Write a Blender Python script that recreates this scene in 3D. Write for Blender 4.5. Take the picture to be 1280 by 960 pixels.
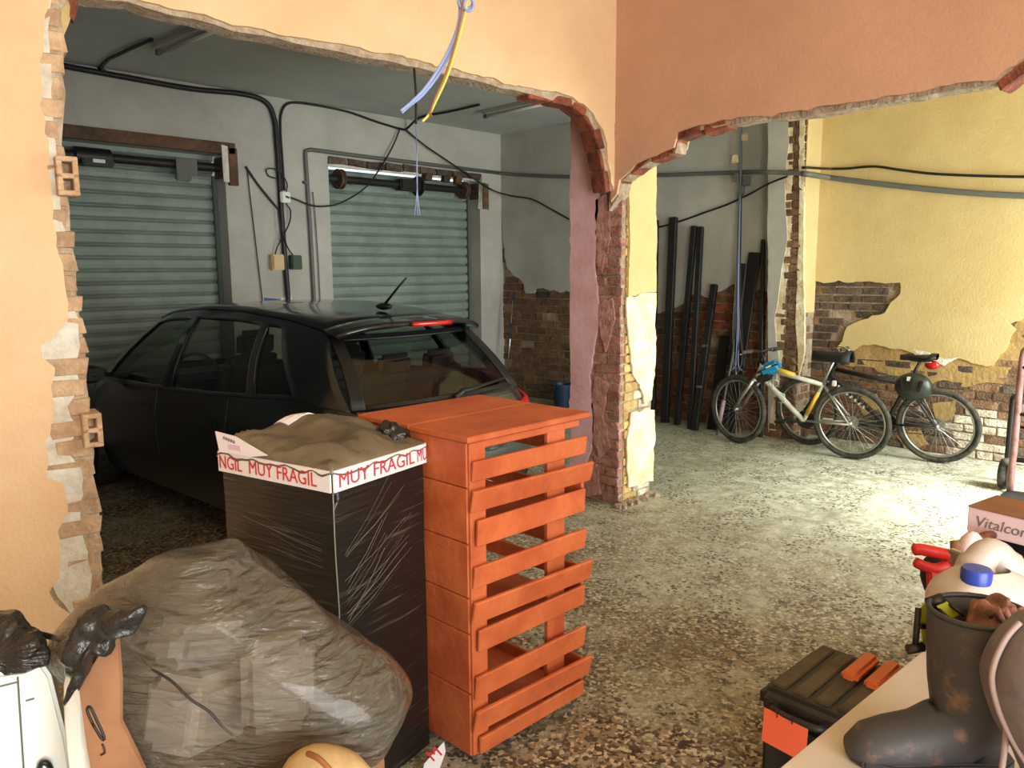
import bpy, bmesh, math, random
from mathutils import Vector, Matrix, noise
from mathutils.geometry import tessellate_polygon
R = math.radians
V = Vector
scene = bpy.context.scene
for o in list(bpy.data.objects): bpy.data.objects.remove(o, do_unlink=True)
col = scene.collection
random.seed(7)

# ---------------------------------------------------------------- camera
F = 967.0; PITCH = R(8.35); ROLL = R(0.4); HEAD = R(44.5)
CAM = V((0, 0, 1.68))
FW = V((math.cos(HEAD) * math.cos(PITCH), math.sin(HEAD) * math.cos(PITCH), -math.sin(PITCH)))
_rt = V((math.sin(HEAD), -math.cos(HEAD), 0)); _up = _rt.cross(FW)
RT = math.cos(ROLL) * _rt - math.sin(ROLL) * _up
UP = math.sin(ROLL) * _rt + math.cos(ROLL) * _up
cd = bpy.data.cameras.new('camera'); cam = bpy.data.objects.new('camera', cd); col.objects.link(cam)
cd.sensor_fit = 'HORIZONTAL'; cd.sensor_width = 36; cd.lens = 36 * F / 1280; cd.clip_start = .05
cam.matrix_world = Matrix(((RT.x, UP.x, -FW.x, CAM.x), (RT.y, UP.y, -FW.y, CAM.y), (RT.z, UP.z, -FW.z, CAM.z), (0, 0, 0, 1)))
scene.camera = cam

# ---------------------------------------------------------------- world, lights, exposure
vs = scene.view_settings
vs.view_transform = 'Standard'; vs.look = 'None'; vs.gamma = 1; vs.use_curve_mapping = False
vs.exposure = EXPOSURE = 0.62
w = bpy.data.worlds.new('daylight'); scene.world = w; w.use_nodes = True
bg = w.node_tree.nodes['Background']; bg.inputs[0].default_value = (.80, .92, 1, 1); bg.inputs[1].default_value = 1.0
def area(name, loc, aim, sx, sy, power, colr):
    l = bpy.data.lights.new(name, 'AREA'); l.shape = 'RECTANGLE'; l.size = sx; l.size_y = sy; l.energy = power; l.color = colr
    o = bpy.data.objects.new(name, l); col.objects.link(o); o.location = loc
    o.rotation_euler = (V(aim) - V(loc)).to_track_quat('-Z', 'Y').to_euler(); return o
# daylight coming in by the two open doorways out of the picture: the street side behind the camera, the yard side past the hand truck
area('street_doorway_offscreen', (.2, -3.2, 1.65), (1.5, 2.4, .95), 4.0, 2.6, 215, (1, .97, .93))
area('yard_doorway_offscreen', (6.25, -.75, 1.45), (6.4, 1.6, .0), 2.0, 2.2, 165, (.93, 1, .95))
sl = bpy.data.lights.new('sun_offscreen', 'SUN'); sl.energy = 13; sl.angle = R(28); sl.color = (.97, 1, .96)
so = bpy.data.objects.new('sun_offscreen', sl); col.objects.link(so); so.rotation_euler = V((.05, 1, -1.08)).to_track_quat('-Z', 'Y').to_euler()

# ---------------------------------------------------------------- pixel helpers: where a sight line meets a real surface
def ray(x, y): return FW + RT * ((x - 640) / F) - UP * ((y - 480) / F)
def hit(x, y, p0, n):
    d = ray(x, y); p0 = V(p0); n = V(n); return CAM + d * ((p0 - CAM).dot(n) / d.dot(n))
def G(x, y, z=0.0): return hit(x, y, (0, 0, z), (0, 0, 1))
def PX(x, y, X): return hit(x, y, (X, 0, 0), (1, 0, 0))
def PY(x, y, Y): return hit(x, y, (0, Y, 0), (0, 1, 0))
def D(x, y, d): return CAM + ray(x, y) * d

# ---------------------------------------------------------------- materials
def lin(c):
    return tuple((v / 255 / 12.92 if v / 255 <= .04045 else ((v / 255 + .055) / 1.055) ** 2.4) for v in c)
MATS = {}
def mat(name, rgb, rough=.6, metal=0, vary=None, vscale=6, bump=0, bscale=40, spec=.5, rnd=0, trans=0, stops=(.35, .65), detail=4, coat=0):
    """rgb sRGB; vary = second sRGB colour mixed in by noise; rnd = brightness change from object to object"""
    if name in MATS: return MATS[name]
    m = bpy.data.materials.new(name); m.use_nodes = True; N = m.node_tree.nodes; L = m.node_tree.links
    b = N['Principled BSDF']; b.inputs['Roughness'].default_value = rough; b.inputs['Metallic'].default_value = metal
    b.inputs['Specular IOR Level'].default_value = spec; b.inputs['Coat Weight'].default_value = coat
    if trans: b.inputs['Alpha'].default_value = 1 - trans
    tc = N.new('ShaderNodeNewGeometry')
    out = None
    c = N.new('ShaderNodeRGB'); c.outputs[0].default_value = (*lin(rgb), 1); out = c.outputs[0]
    if vary:
        nz = N.new('ShaderNodeTexNoise'); nz.inputs['Scale'].default_value = vscale; nz.inputs['Detail'].default_value = detail
        nz.inputs['Roughness'].default_value = .65
        L.new(tc.outputs['Position'], nz.inputs['Vector'])
        mr = N.new('ShaderNodeMapRange'); mr.inputs[1].default_value = stops[0]; mr.inputs[2].default_value = stops[1]
        L.new(nz.outputs[0], mr.inputs[0])
        mx = N.new('ShaderNodeMix'); mx.data_type = 'RGBA'; L.new(mr.outputs[0], mx.inputs[0]); L.new(out, mx.inputs[6])
        mx.inputs[7].default_value = (*lin(vary), 1); out = mx.outputs[2]
    if rnd:
        oi = N.new('ShaderNodeObjectInfo'); hs = N.new('ShaderNodeHueSaturation')
        mr = N.new('ShaderNodeMapRange'); mr.inputs[3].default_value = 1 - rnd; mr.inputs[4].default_value = 1 + rnd
        L.new(oi.outputs['Random'], mr.inputs[0]); L.new(mr.outputs[0], hs.inputs['Value']); L.new(out, hs.inputs['Color']); out = hs.outputs[0]
    L.new(out, b.inputs['Base Color'])
    if bump:
        nz = N.new('ShaderNodeTexNoise'); nz.inputs['Scale'].default_value = bscale; nz.inputs['Detail'].default_value = 5
        L.new(tc.outputs['Position'], nz.inputs['Vector'])
        bp = N.new('ShaderNodeBump'); bp.inputs['Strength'].default_value = bump; bp.inputs['Distance'].default_value = .02
        L.new(nz.outputs[0], bp.inputs['Height']); L.new(bp.outputs[0], b.inputs['Normal'])
    MATS[name] = m; return m
def glass(name, tint, refl=.12, rough=.03):
    m = bpy.data.materials.new(name); m.use_nodes = True; N = m.node_tree.nodes; L = m.node_tree.links
    N.remove(N['Principled BSDF']); o = N['Material Output']
    t = N.new('ShaderNodeBsdfTransparent'); t.inputs[0].default_value = (*tint, 1)
    g = N.new('ShaderNodeBsdfGlossy'); g.inputs['Roughness'].default_value = rough
    fr = N.new('ShaderNodeLayerWeight'); fr.inputs[0].default_value = .35
    mr = N.new('ShaderNodeMapRange'); mr.inputs[3].default_value = refl * .5; mr.inputs[4].default_value = min(1, refl * 4); L.new(fr.outputs['Fresnel'], mr.inputs[0])
    mx = N.new('ShaderNodeMixShader'); L.new(mr.outputs[0], mx.inputs[0]); L.new(t.outputs[0], mx.inputs[1]); L.new(g.outputs[0], mx.inputs[2])
    L.new(mx.outputs[0], o.inputs[0]); MATS[name] = m; return m

# ---------------------------------------------------------------- mesh helpers
class MB:
    def __init__(s): s.v = []; s.f = []
    def add(s, vs_, fs):
        k = len(s.v); s.v += [V(p) for p in vs_]; s.f += [tuple(i + k for i in f) for f in fs]; return s
    def box(s, c, size, rot=None, jit=0):
        h = [x / 2 for x in size]; M = rot or Matrix.Identity(3); vs_ = []
        for z in (-1, 1):
            for y in (-1, 1):
                for x in (-1, 1):
                    p = V((x * h[0], y * h[1], z * h[2]))
                    if jit: p += V((random.uniform(-jit, jit), random.uniform(-jit, jit), random.uniform(-jit, jit)))
                    vs_.append(V(c) + M @ p)
        return s.add(vs_, [(0, 2, 3, 1), (4, 5, 7, 6), (0, 1, 5, 4), (2, 6, 7, 3), (0, 4, 6, 2), (1, 3, 7, 5)])
    def bar(s, a, b, wx, wy, up=(0, 0, 1)):
        a, b = V(a), V(b); z = (b - a).normalized(); x = z.cross(V(up))
        if x.length < 1e-4: x = z.cross(V((1, 0, 0)))
        x.normalize(); y = z.cross(x)
        M = Matrix((x, y, z)).transposed(); return s.box((a + b) / 2, (wx, wy, (b - a).length), M)
    def tube(s, pts, r, n=8, closed=False):
        pts = [V(p) for p in pts]; rs = r if isinstance(r, (list, tuple)) else [r] * len(pts); m = len(pts); vs_ = []; fs = []
        prev = None
        for i, p in enumerate(pts):
            if closed: t = pts[(i + 1) % m] - pts[i - 1]
            else: t = pts[min(i + 1, m - 1)] - pts[max(i - 1, 0)]
            t = t.normalized() if t.length > 1e-9 else V((0, 0, 1))
            if prev is None:
                x = t.cross(V((0, 0, 1)))
                if x.length < .05: x = t.cross(V((1, 0, 0)))
            else: x = prev - t * prev.dot(t)
            x.normalize(); prev = x; y = t.cross(x)
            for k in range(n):
                a = 2 * math.pi * k / n; vs_.append(p + (x * math.cos(a) + y * math.sin(a)) * rs[i])
        for i in range(m if closed else m - 1):
            j = (i + 1) % m
            for k in range(n): fs.append((i * n + k, i * n + (k + 1) % n, j * n + (k + 1) % n, j * n + k))
        if not closed: fs += [tuple(range(n - 1, -1, -1)), tuple((m - 1) * n + k for k in range(n))]
        return s.add(vs_, fs)
    def lathe(s, prof, n=20, c=(0, 0, 0), rot=None, sy=1.0):
        M = rot or Matrix.Identity(3); vs_ = []; fs = []; m = len(prof)
        for r, z in prof:
            for k in range(n):
                a = 2 * math.pi * k / n; vs_.append(V(c) + M @ V((r * math.cos(a), r * math.sin(a) * sy, z)))
        for i in range(m - 1):
            for k in range(n): fs.append((i * n + k, i * n + (k + 1) % n, (i + 1) * n + (k + 1) % n, (i + 1) * n + k))
        if prof[0][0] > 1e-5: fs.append(tuple(range(n - 1, -1, -1)))
        if prof[-1][0] > 1e-5: fs.append(tuple((m - 1) * n + k for k in range(n)))
        return s.add(vs_, fs)
    def grid(s, fn, nu, nv, flip=False):
        vs_ = [fn(i / nu, j / nv) for i in range(nu + 1) for j in range(nv + 1)]; fs = []
        for i in range(nu):
            for j in range(nv):
                a = i * (nv + 1) + j; q = (a, a + nv + 1, a + nv + 2, a + 1); fs.append(q[::-1] if flip else q)
        return s.add(vs_, fs)
    def prism(s, poly, vec):
        """poly: 3-D outline (planar), extruded by vec"""
        poly = [V(p) for p in poly]; n = len(poly); vec = V(vec); k = len(s.v); nn = vec.normalized()
        poly = [p - nn * (p - poly[0]).dot(nn) for p in poly]
        tris = tessellate_polygon([poly]); s.v += poly + [p + vec for p in poly]
        for t in tris:
            s.f.append(tuple(k + i for i in t)); s.f.append(tuple(k + n + i for i in reversed(t)))
        for i in range(n):
            j = (i + 1) % n; s.f.append((k + i, k + j, k + n + j, k + n + i))
        return s
    def ball(s, c, r, rot=None, n=14, m=9):
        M = rot or Matrix.Identity(3); vs_ = []; fs = []
        for i in range(m + 1):
            ph = math.pi * i / m - math.pi / 2
            for k in range(n):
                a = 2 * math.pi * k / n
                vs_.append(V(c) + M @ V((r[0] * math.cos(ph) * math.cos(a), r[1] * math.cos(ph) * math.sin(a), r[2] * math.sin(ph))))
        for i in range(m):
            for k in range(n): fs.append((i * n + k, i * n + (k + 1) % n, (i + 1) * n + (k + 1) % n, (i + 1) * n + k))
        return s.add(vs_, fs)
    def build(s, name, m, parent=None, smooth=False, bevel=0, world=False, fixn=True, seg=2, centre=True, solid=0, weld=False):
        """one mesh object. Top level: origin at its base. Child: verts local to the parent, or world=True for world coordinates"""
        me = bpy.data.meshes.new(name); bm = bmesh.new()
        vv = [bm.verts.new(p) for p in s.v]
        for f in s.f:
            try: bm.faces.new([vv[i] for i in f])
            except ValueError: pass
        if weld: bmesh.ops.remove_doubles(bm, verts=bm.verts, dist=1e-4)
        if fixn: bmesh.ops.recalc_face_normals(bm, faces=bm.faces)
        if bevel:
            es = [e for e in bm.edges if len(e.link_faces) == 2 and e.calc_face_angle(0) > .5]
            bmesh.ops.bevel(bm, geom=es, offset=bevel, segments=seg, affect='EDGES', clamp_overlap=True)
        if world and parent is not None: bm.transform(parent.matrix_basis.inverted())
        loc = V((0, 0, 0))
        if centre and len(bm.verts):
            xs = [[v_.co[k] for v_ in bm.verts] for k in range(3)]
            loc = V(((min(xs[0]) + max(xs[0])) / 2, (min(xs[1]) + max(xs[1])) / 2, min(xs[2])))
            bmesh.ops.translate(bm, verts=bm.verts, vec=-loc)
        bm.to_mesh(me); bm.free()
        if smooth:
            for p in me.polygons: p.use_smooth = True
            if smooth != True:
                me.set_sharp_from_angle(angle=R(smooth))
        me.materials.append(MATS[m] if isinstance(m, str) else m)
        o = bpy.data.objects.new(name, me); col.objects.link(o); o.location = loc
        if solid:
            sm = o.modifiers.new('thickness', 'SOLIDIFY'); sm.thickness = solid; sm.offset = 0
        if parent is not None: o.parent = parent
        return o
def tag(o, label, cat, group=None):
    o['label'] = label; o['category'] = cat
    if group: o['group'] = group
    return o
def struct(o, label=None):
    o['kind'] = 'structure'
    if label: o['label'] = label
    return o
def thing(name, label, cat, loc=(0, 0, 0), rz=0, group=None, mtx=None):
    o = bpy.data.objects.new(name, None); col.objects.link(o); o.empty_display_size = .1
    if mtx is not None: o.matrix_basis = mtx
    else: o.location = loc; o.rotation_euler = (0, 0, rz)
    return tag(o, label, cat, group)
def copy_of(src, parent, loc, rot=None, scale=None):
    o = src.copy(); col.objects.link(o); o.parent = parent; o.location = loc
    if rot: o.rotation_euler = rot
    if scale: o.scale = scale
    return o
def text(body, size, M, name, m, parent, extrude=.0006, shear=0, bold=0, fit=None):
    """flat lettering as a mesh; M places it (x right, y up) in the parent's space; fit = total width"""
    cu = bpy.data.curves.new('lettering', 'FONT'); cu.body = body; cu.size = size; cu.extrude = extrude; cu.shear = shear; cu.offset = bold
    cu.resolution_u = 3
    tmp = bpy.data.objects.new('lettering_source', cu); col.objects.link(tmp)
    me = bpy.data.meshes.new_from_object(tmp.evaluated_get(bpy.context.evaluated_depsgraph_get()))
    bpy.data.objects.remove(tmp, do_unlink=True)
    if fit:
        xs = [v_.co.x for v_ in me.vertices]; k = fit / (max(xs) - min(xs)); x0 = min(xs)
        for v_ in me.vertices: v_.co.x = (v_.co.x - x0) * k
    me.transform(M); me.materials.clear(); me.materials.append(MATS[m])
    o = bpy.data.objects.new(name, me); col.objects.link(o); o.parent = parent; return o
def frame(o, x, y):
    """4x4 with origin o, x axis along x, y axis near y"""
    x = V(x).normalized(); y = V(y); y = (y - x * y.dot(x)).normalized(); z = x.cross(y)
    return Matrix(((x.x, y.x, z.x, o[0]), (x.y, y.y, z.y, o[1]), (x.z, y.z, z.z, o[2]), (0, 0, 0, 1)))
def ragged(pts, amp=.012, step=.05, seed=0, close=False):
    """break straight runs into irregular broken-plaster edges (any dimension)"""
    rnd = random.Random(seed); out = []; n = len(pts)
    for i in range(n if close else n - 1):
        a, b = V(pts[i]), V(pts[(i + 1) % n]); L_ = (b - a).length; k = max(1, int(L_ / step)); out.append(a)
        w_ = [0.0] * len(a)
        for j in range(1, k):
            p = a.lerp(b, j / k); w_ = [.6 * q + rnd.uniform(-amp, amp) for q in w_]
            fade = min(1, 2.2 * min(j, k - j) / k); out.append(p + V([q * fade * 1.3 for q in w_]))
    if not close: out.append(V(pts[-1]))
    return out
def inside(p, poly):
    c = False; n = len(poly)
    for i in range(n):
        a, b = poly[i], poly[i - 1]
        if (a[1] > p[1]) != (b[1] > p[1]) and p[0] < (b[0] - a[0]) * (p[1] - a[1]) / (b[1] - a[1]) + a[0]: c = not c
    return c
def spline(pts, k=6):
    pts = [V(p) for p in pts]; out = []
    for i in range(len(pts) - 1):
        p0 = pts[max(i - 1, 0)]; p1 = pts[i]; p2 = pts[i + 1]; p3 = pts[min(i + 2, len(pts) - 1)]
        for j in range(k):
            t = j / k
            out.append(.5 * ((2 * p1) + (p2 - p0) * t + (2 * p0 - 5 * p1 + 4 * p2 - p3) * t * t + (3 * p1 - p0 - 3 * p2 + p3) * t ** 3))
    out.append(pts[-1]); return out
def interp(tab, x):
    if x <= tab[0][0]: return tab[0][1]
    for (a, va), (b, vb) in zip(tab, tab[1:]):
        if x <= b: return va + (vb - va) * (x - a) / (b - a)
    return tab[-1][1]
def lump(c, outline, depth, nz=.01, nsc=9, seed=0, na=56, nb=26, ridge=.0, rsc=5, power=.8):
    """a soft body whose outline (3-D points round the centre) is given, with its own depth along the view of its broad side"""
    c = V(c); pts = [V(p) - c for p in outline]; ax = V((0, 0, 0))
    for i in range(len(pts)): ax += pts[i].cross(pts[(i + 1) % len(pts)])
    ax.normalize()
    if ax.dot(CAM - c) < 0: ax = -ax
    closed = spline(pts + [pts[0]], 6); m = MB(); so = V((seed * 3.1, seed * 1.7, 0)); L_ = len(closed) - 1
    vs_ = []; fs = []
    for i in range(nb + 1):
        ph = math.pi * (i / nb - .5)
        for k in range(na):
            q = closed[int(k * L_ / na)]; p = q * (max(0, math.cos(ph)) ** power) + ax * depth * math.sin(ph)
            d = p.normalized() if p.length > 1e-6 else ax
            s_ = noise.noise((p + so) * nsc) * nz
            if ridge: s_ += ridge * (1 - 2 * abs(noise.noise((p + so) * rsc))) * math.cos(ph)
            vs_.append(c + p + d * s_)
    for i in range(nb):
        for k in range(na): fs.append((i * na + k, i * na + (k + 1) % na, (i + 1) * na + (k + 1) % na, (i + 1) * na + k))
    return m.add(vs_, fs)

# ---------------------------------------------------------------- colours of the place
mat('peach_paint', (230, 200, 160), .75, vary=(222, 188, 146), vscale=2.2, bump=.25, bscale=55)
mat('salmon_paint', (200, 156, 128), .75, vary=(188, 146, 120), vscale=1.6, bump=.2, bscale=50)
mat('yellow_paint', (204, 184, 132), .75, vary=(192, 168, 114), vscale=1.4, bump=.2, bscale=45)
mat('pink_paint', (220, 184, 194), .8, vary=(204, 160, 164), vscale=5, bump=.25, bscale=30)
mat('grey_paint', (186, 184, 176), .8, vary=(168, 166, 160), vscale=2, bump=.12, bscale=40)
mat('ceiling_grey', (192, 196, 190), .85, vary=(180, 184, 180), vscale=1.2)
mat('ceiling_cream', (232, 206, 160), .85)
mat('undercoat_white', (226, 226, 216), .9, vary=(198, 192, 176), vscale=9, bump=.5, bscale=35)
mat('undercoat_tan', (176, 146, 92), .9, vary=(150, 120, 72), vscale=6, bump=.5, bscale=30)
mat('lime_white', (236, 228, 200), .9, vary=(206, 186, 142), vscale=8, bump=.6, bscale=28)
mat('pink_coat', (188, 146, 140), .9, vary=(150, 104, 92), vscale=14, bump=.6, bscale=40)
mat('mortar', (176, 160, 138), .95, vary=(136, 118, 98), vscale=14, bump=.8, bscale=45)
mat('mortar_pale', (196, 184, 164), .95, vary=(160, 138, 112), vscale=14, bump=.8, bscale=45)
mat('brick_brown', (134, 104, 78), .92, vary=(96, 66, 46), vscale=13, bump=.7, bscale=60, rnd=.3)
mat('brick_red', (150, 84, 58), .92, vary=(98, 50, 36), vscale=12, bump=.7, bscale=60, rnd=.25)
mat('brick_dark', (104, 88, 74), .92, vary=(62, 52, 46), vscale=12, bump=.7, bscale=60, rnd=.3)
mat('brick_pale', (206, 178, 146), .92, vary=(176, 146, 116), vscale=14, bump=.6, bscale=60, rnd=.15)
mat('brick_yellow', (206, 178, 112), .92, vary=(170, 134, 84), vscale=14, bump=.7, bscale=60, rnd=.18)
mat('brick_mauve', (178, 134, 122), .92, vary=(138, 94, 80), vscale=12, bump=.7, bscale=60, rnd=.2)
mat('brick_white', (222, 216, 196), .92, vary=(150, 128, 104), vscale=10, bump=.7, bscale=60, rnd=.12)
mat('black_cable', (22, 22, 22), .5)
mat('grey_conduit', (96, 98, 94), .5)
mat('black_plastic', (24, 24, 25), .45)
mat('white_plastic', (226, 228, 222), .4)
mat('dark_steel', (30, 32, 31), .5, metal=.3, vary=(44, 40, 36), vscale=8)
mat('chrome', (200, 200, 196), .25, metal=1)
mat('rust', (104, 76, 52), .85, vary=(60, 44, 34), vscale=14, bump=.4)
mat('old_wood', (112, 82, 58), .8, vary=(74, 54, 40), vscale=8, bump=.3)

def floor_material():
    m = bpy.data.materials.new('worn_terrazzo'); m.use_nodes = True; N = m.node_tree.nodes; L = m.node_tree.links; b = N['Principled BSDF']
    g = N.new('ShaderNodeNewGeometry')
    def nz(scale, detail=5, rough=.6):
        n = N.new('ShaderNodeTexNoise'); n.inputs['Scale'].default_value = scale; n.inputs['Detail'].default_value = detail; n.inputs['Roughness'].default_value = rough
        L.new(g.outputs['Position'], n.inputs['Vector']); return n.outputs[0]
    def ramp(src, a, b_):
        r = N.new('ShaderNodeMapRange'); r.inputs[1].default_value = a; r.inputs[2].default_value = b_; L.new(src, r.inputs[0]); return r.outputs[0]
    def mix(f, a, b_):
        x = N.new('ShaderNodeMix'); x.data_type = 'RGBA'; L.new(f, x.inputs[0])
        for s_, i in ((a, 6), (b_, 7)):
            if isinstance(s_, tuple): x.inputs[i].default_value = (*lin(s_), 1)
            else: L.new(s_, x.inputs[i])
        return x.outputs[2]
    def mul(a, b_):
        x = N.new('ShaderNodeMath'); x.operation = 'MULTIPLY'; L.new(a, x.inputs[0]); L.new(b_, x.inputs[1]); return x.outputs[0]
    base = mix(ramp(nz(1.1), .35, .65), (160, 162, 142), (136, 132, 110))
    base = mix(ramp(nz(9, 6, .7), .42, .62), base, (182, 184, 166))
    # chips of the terrazzo, laid bare where the screed has worn off (towards the crates and the street door)
    vo = N.new('ShaderNodeTexVoronoi'); vo.inputs['Scale'].default_value = 70; vo.inputs['Randomness'].default_value = 1
    wob = N.new('ShaderNodeTexNoise'); wob.inputs['Scale'].default_value = 30; L.new(g.outputs['Position'], wob.inputs['Vector'])
    vm = N.new('ShaderNodeVectorMath'); vm.operation = 'MULTIPLY_ADD'; vm.inputs[1].default_value = (.03, .03, .03); L.new(wob.outputs[1], vm.inputs[0]); L.new(g.outputs['Position'], vm.inputs[2]); L.new(vm.outputs[0], vo.inputs['Vector'])
    sc = N.new('ShaderNodeSeparateColor'); L.new(vo.outputs['Color'], sc.inputs[0])
    sep = N.new('ShaderNodeSeparateXYZ'); L.new(g.outputs['Position'], sep.inputs[0])
    worn = ramp(sep.outputs[0], 5.4, 2.6)
    patch = mul(ramp(nz(1.6, 6, .7), .32, .56), worn)
    chips = mix(ramp(sc.outputs[0], .50, .56), (142, 124, 98), (60, 46, 36))
    chips = mix(ramp(sc.outputs[1], .80, .84), chips, (196, 186, 164))
    chips = mix(ramp(nz(2.2, 3), .45, .62), chips, (112, 86, 62)) if False else chips
    base = mix(patch, base, chips)
    base = mix(mul(ramp(sc.outputs[2], .78, .82), ramp(nz(3), .42, .55)), base, (82, 72, 58))
    base = mix(ramp(nz(.8, 5), .58, .74), base, (116, 106, 84))
    L.new(base, b.inputs['Base Color'])
    L.new(ramp(nz(5), .2, .9), b.inputs['Roughness']); b.inputs['Specular IOR Level'].default_value = .35
    rr = N.new('ShaderNodeMapRange'); rr.inputs[3].default_value = .45; rr.inputs[4].default_value = .8; L.new(nz(4), rr.inputs[0]); L.new(rr.outputs[0], b.inputs['Roughness'])
    bp = N.new('ShaderNodeBump'); bp.inputs['Strength'].default_value = .35; bp.inputs['Distance'].default_value = .01; L.new(nz(38, 5), bp.inputs['Height']); L.new(bp.outputs[0], b.inputs['Normal'])
    MATS['floor'] = m
floor_material()

# ---------------------------------------------------------------- brick pieces (shared meshes, 44 triangles each)
BR = {}
def brick_src(kind):
    if kind not in BR:
        lst = []
        for k in range(3):
            m = MB(); m.box((0, 0, 0), (1, 1, 1), jit=.05)
            me_o = m.build('brick', kind, bevel=.06, seg=1, centre=False); me = me_o.data
            bpy.data.objects.remove(me_o, do_unlink=True); lst.append(me)
        BR[kind] = lst
    return random.choice(BR[kind])
def brick(parent, p, size, rz=0, kind='brick_brown', tilt=.02):
    o = bpy.data.objects.new('brick', brick_src(kind)); col.objects.link(o); o.parent = parent; o.location = p
    o.scale = size; o.rotation_euler = (random.uniform(-tilt, tilt), random.uniform(-tilt, tilt), rz + random.uniform(-tilt, tilt)); return o
def brick_field(parent, to3, rz, poly, ch, bl, proud, kinds, seed, depth=.05, skip=.04):
    """lay courses in the region poly (u,z); to3(u,z,d) gives the wall point d in front of the bare wall"""
    rnd = random.Random(seed); us = [p[0] for p in poly]; zs = [p[1] for p in poly]; z = max(0.0, min(zs)); row = 0; n = 0
    while z < max(zs):
        u = min(us) - rnd.uniform(0, bl) - (row % 2) * bl / 2
        while u < max(us) + bl:
            L_ = bl * rnd.choice((1, 1, 1, .96, .55)); cu, cz = u + L_ / 2, z + ch / 2
            if inside((cu, cz), poly) and rnd.random() > skip:
                k = kinds(cu, cz, rnd); d = proud + rnd.uniform(-.006, .006)
                brick(parent, to3(cu, cz, d - depth / 2), (L_ - .014, depth, ch - .013), rz, k); n += 1
            u += L_
        z += ch; row += 1
    return n

# ---------------------------------------------------------------- floor and ceilings
ZC = 3.45; YS = 7.5; XG = 7.45; XY = 7.62
struct(MB().box((2.7, 2.4, -.05), (11.4, 11.4, .1)).build('floor', 'floor', centre=False), 'worn terrazzo floor with stains and bare chips')
struct(MB().box((.97, .53, ZC + .05), (6.9, 7.3, .1)).build('ceiling', 'ceiling_cream', centre=False))
struct(MB().prism([(-2.4, 4.38, ZC), (4.36, 3.30, ZC), (8, 3.30, ZC), (8, 8.2, ZC), (-2.4, 8.2, ZC)], (0, 0, .12)).build('ceiling', 'ceiling_grey', centre=False))
struct(MB().prism([(4.40, -.62, ZC + .01), (8, -.62, ZC + .01), (8, 3.30, ZC + .01), (4.40, 3.30, ZC + .01)], (0, 0, .1)).build('ceiling', 'ceiling_cream', centre=False))

# ---------------------------------------------------------------- wall A: peach wall broken open towards the garage
P0 = V((4.30, 3.26, 0)); dA = (V((.95, 3.80, 0)) - P0).normalized(); nA = V((dA.y, -dA.x, 0))
if nA.dot(CAM - P0) < 0: nA = -nA
RZA = math.atan2(dA.y, dA.x)
def A3(s, z, d=0): return P0 + dA * s + V((0, 0, z)) + nA * d
def A2(x, y, d=0):
    p = hit(x, y, P0 + nA * d, nA); return ((p - P0).dot(dA), p.z)
edge_px = [(131, 742), (126, 686), (124, 624), (116, 592), (118, 564), (113, 520), (108, 478), (105, 430), (100, 400), (95, 337), (88, 294), (87, 259), (82, 230), (80, 205), (77, 180), (80, 140), (78, 94), (80, 70), (80, 40), (74, 15)]
head_px = [(90, -6), (160, 2), (219, 20), (266, 30), (312, 42), (400, 60), (472, 74), (525, 85), (585, 98), (666, 118), (712, 128), (735, 146), (748, 170), (754, 200), (758, 232)]
edge = [A2(*p) for p in edge_px]; head = [A2(*p) for p in head_px]
s_base = edge[0][0] - .02
core = [(6.6, 0), (s_base, 0)] + edge + head + [(0.06, head[-1][1] - .03), (-.1, head[-1][1] - .03), (-.1, ZC), (6.6, ZC)]
wall_a = MB().prism([A3(s, z, 0) for s, z in ragged(core, .008, .07, 3, True)], nA * -.13).build('wall_left', 'mortar_pale', centre=False)
struct(wall_a, 'peach plastered partition with a large broken-out opening to the garage')
pl_px = [(100, 772), (69, 754), (61, 741), (74, 723), (77, 702), (72, 665), (85, 639), (79, 605), (59, 598), (56, 551), (64, 530), (69, 509), (64, 483), (69, 460), (53, 447), (51, 431), (69, 418), (85, 400), (79, 332), (71, 297), (66, 275), (67, 256), (64, 225), (63, 200), (61, 175), (57, 150), (49, 131), (53, 103), (50, 75), (55, 62), (56, 19), (62, -8)]
ph_px = [(90, -20), (119, -2), (162, -4), (219, 12), (266, 22), (312, 33), (400, 51), (472, 66), (516, 73), (585, 91), (666, 110), (716, 121), (730, 130), (742, 142), (754, 162), (760, 195), (764, 228)]
pe = [A2(*p, .022) for p in pl_px]; ph = [A2(*p, .022) for p in ph_px]
plast = [(6.6, 0), (pe[0][0] + .02, 0)] + pe + ph + [(0.0, ph[-1][1] - .08), (0, ZC), (6.6, ZC)]
MB().prism([A3(s, z, .022) for s, z in ragged(plast, .010, .035, 5, True)], nA * -.02).build('plaster', 'peach_paint', wall_a, centre=False)
wh_px = [(92, 772), (40, 700), (50, 520), (30, 435), (60, 405), (92, 385), (98, 410), (100, 432), (93, 455), (100, 478), (92, 497), (84, 508), (95, 530), (92, 548), (82, 560), (97, 580), (104, 600), (100, 640), (110, 690), (114, 730), (112, 768)]
MB().prism([A3(*A2(*p, .008), .010) for p in ragged([(float(a), float(b)) for a, b in wh_px], 2.5, 9, 4, True)], nA * -.012).build('undercoat', 'undercoat_white', wall_a, centre=False)
up_px = [(80, 300), (60, 300), (45, 140), (45, 60), (50, 5), (64, 0), (62, 60), (66, 140), (72, 200), (78, 280)]
MB().prism([A3(*A2(*p, .008), .010) for p in ragged([(float(a), float(b)) for a, b in up_px], 2, 9, 8, True)], nA * -.012).build('undercoat', 'undercoat_white', wall_a, centre=False)
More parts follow.
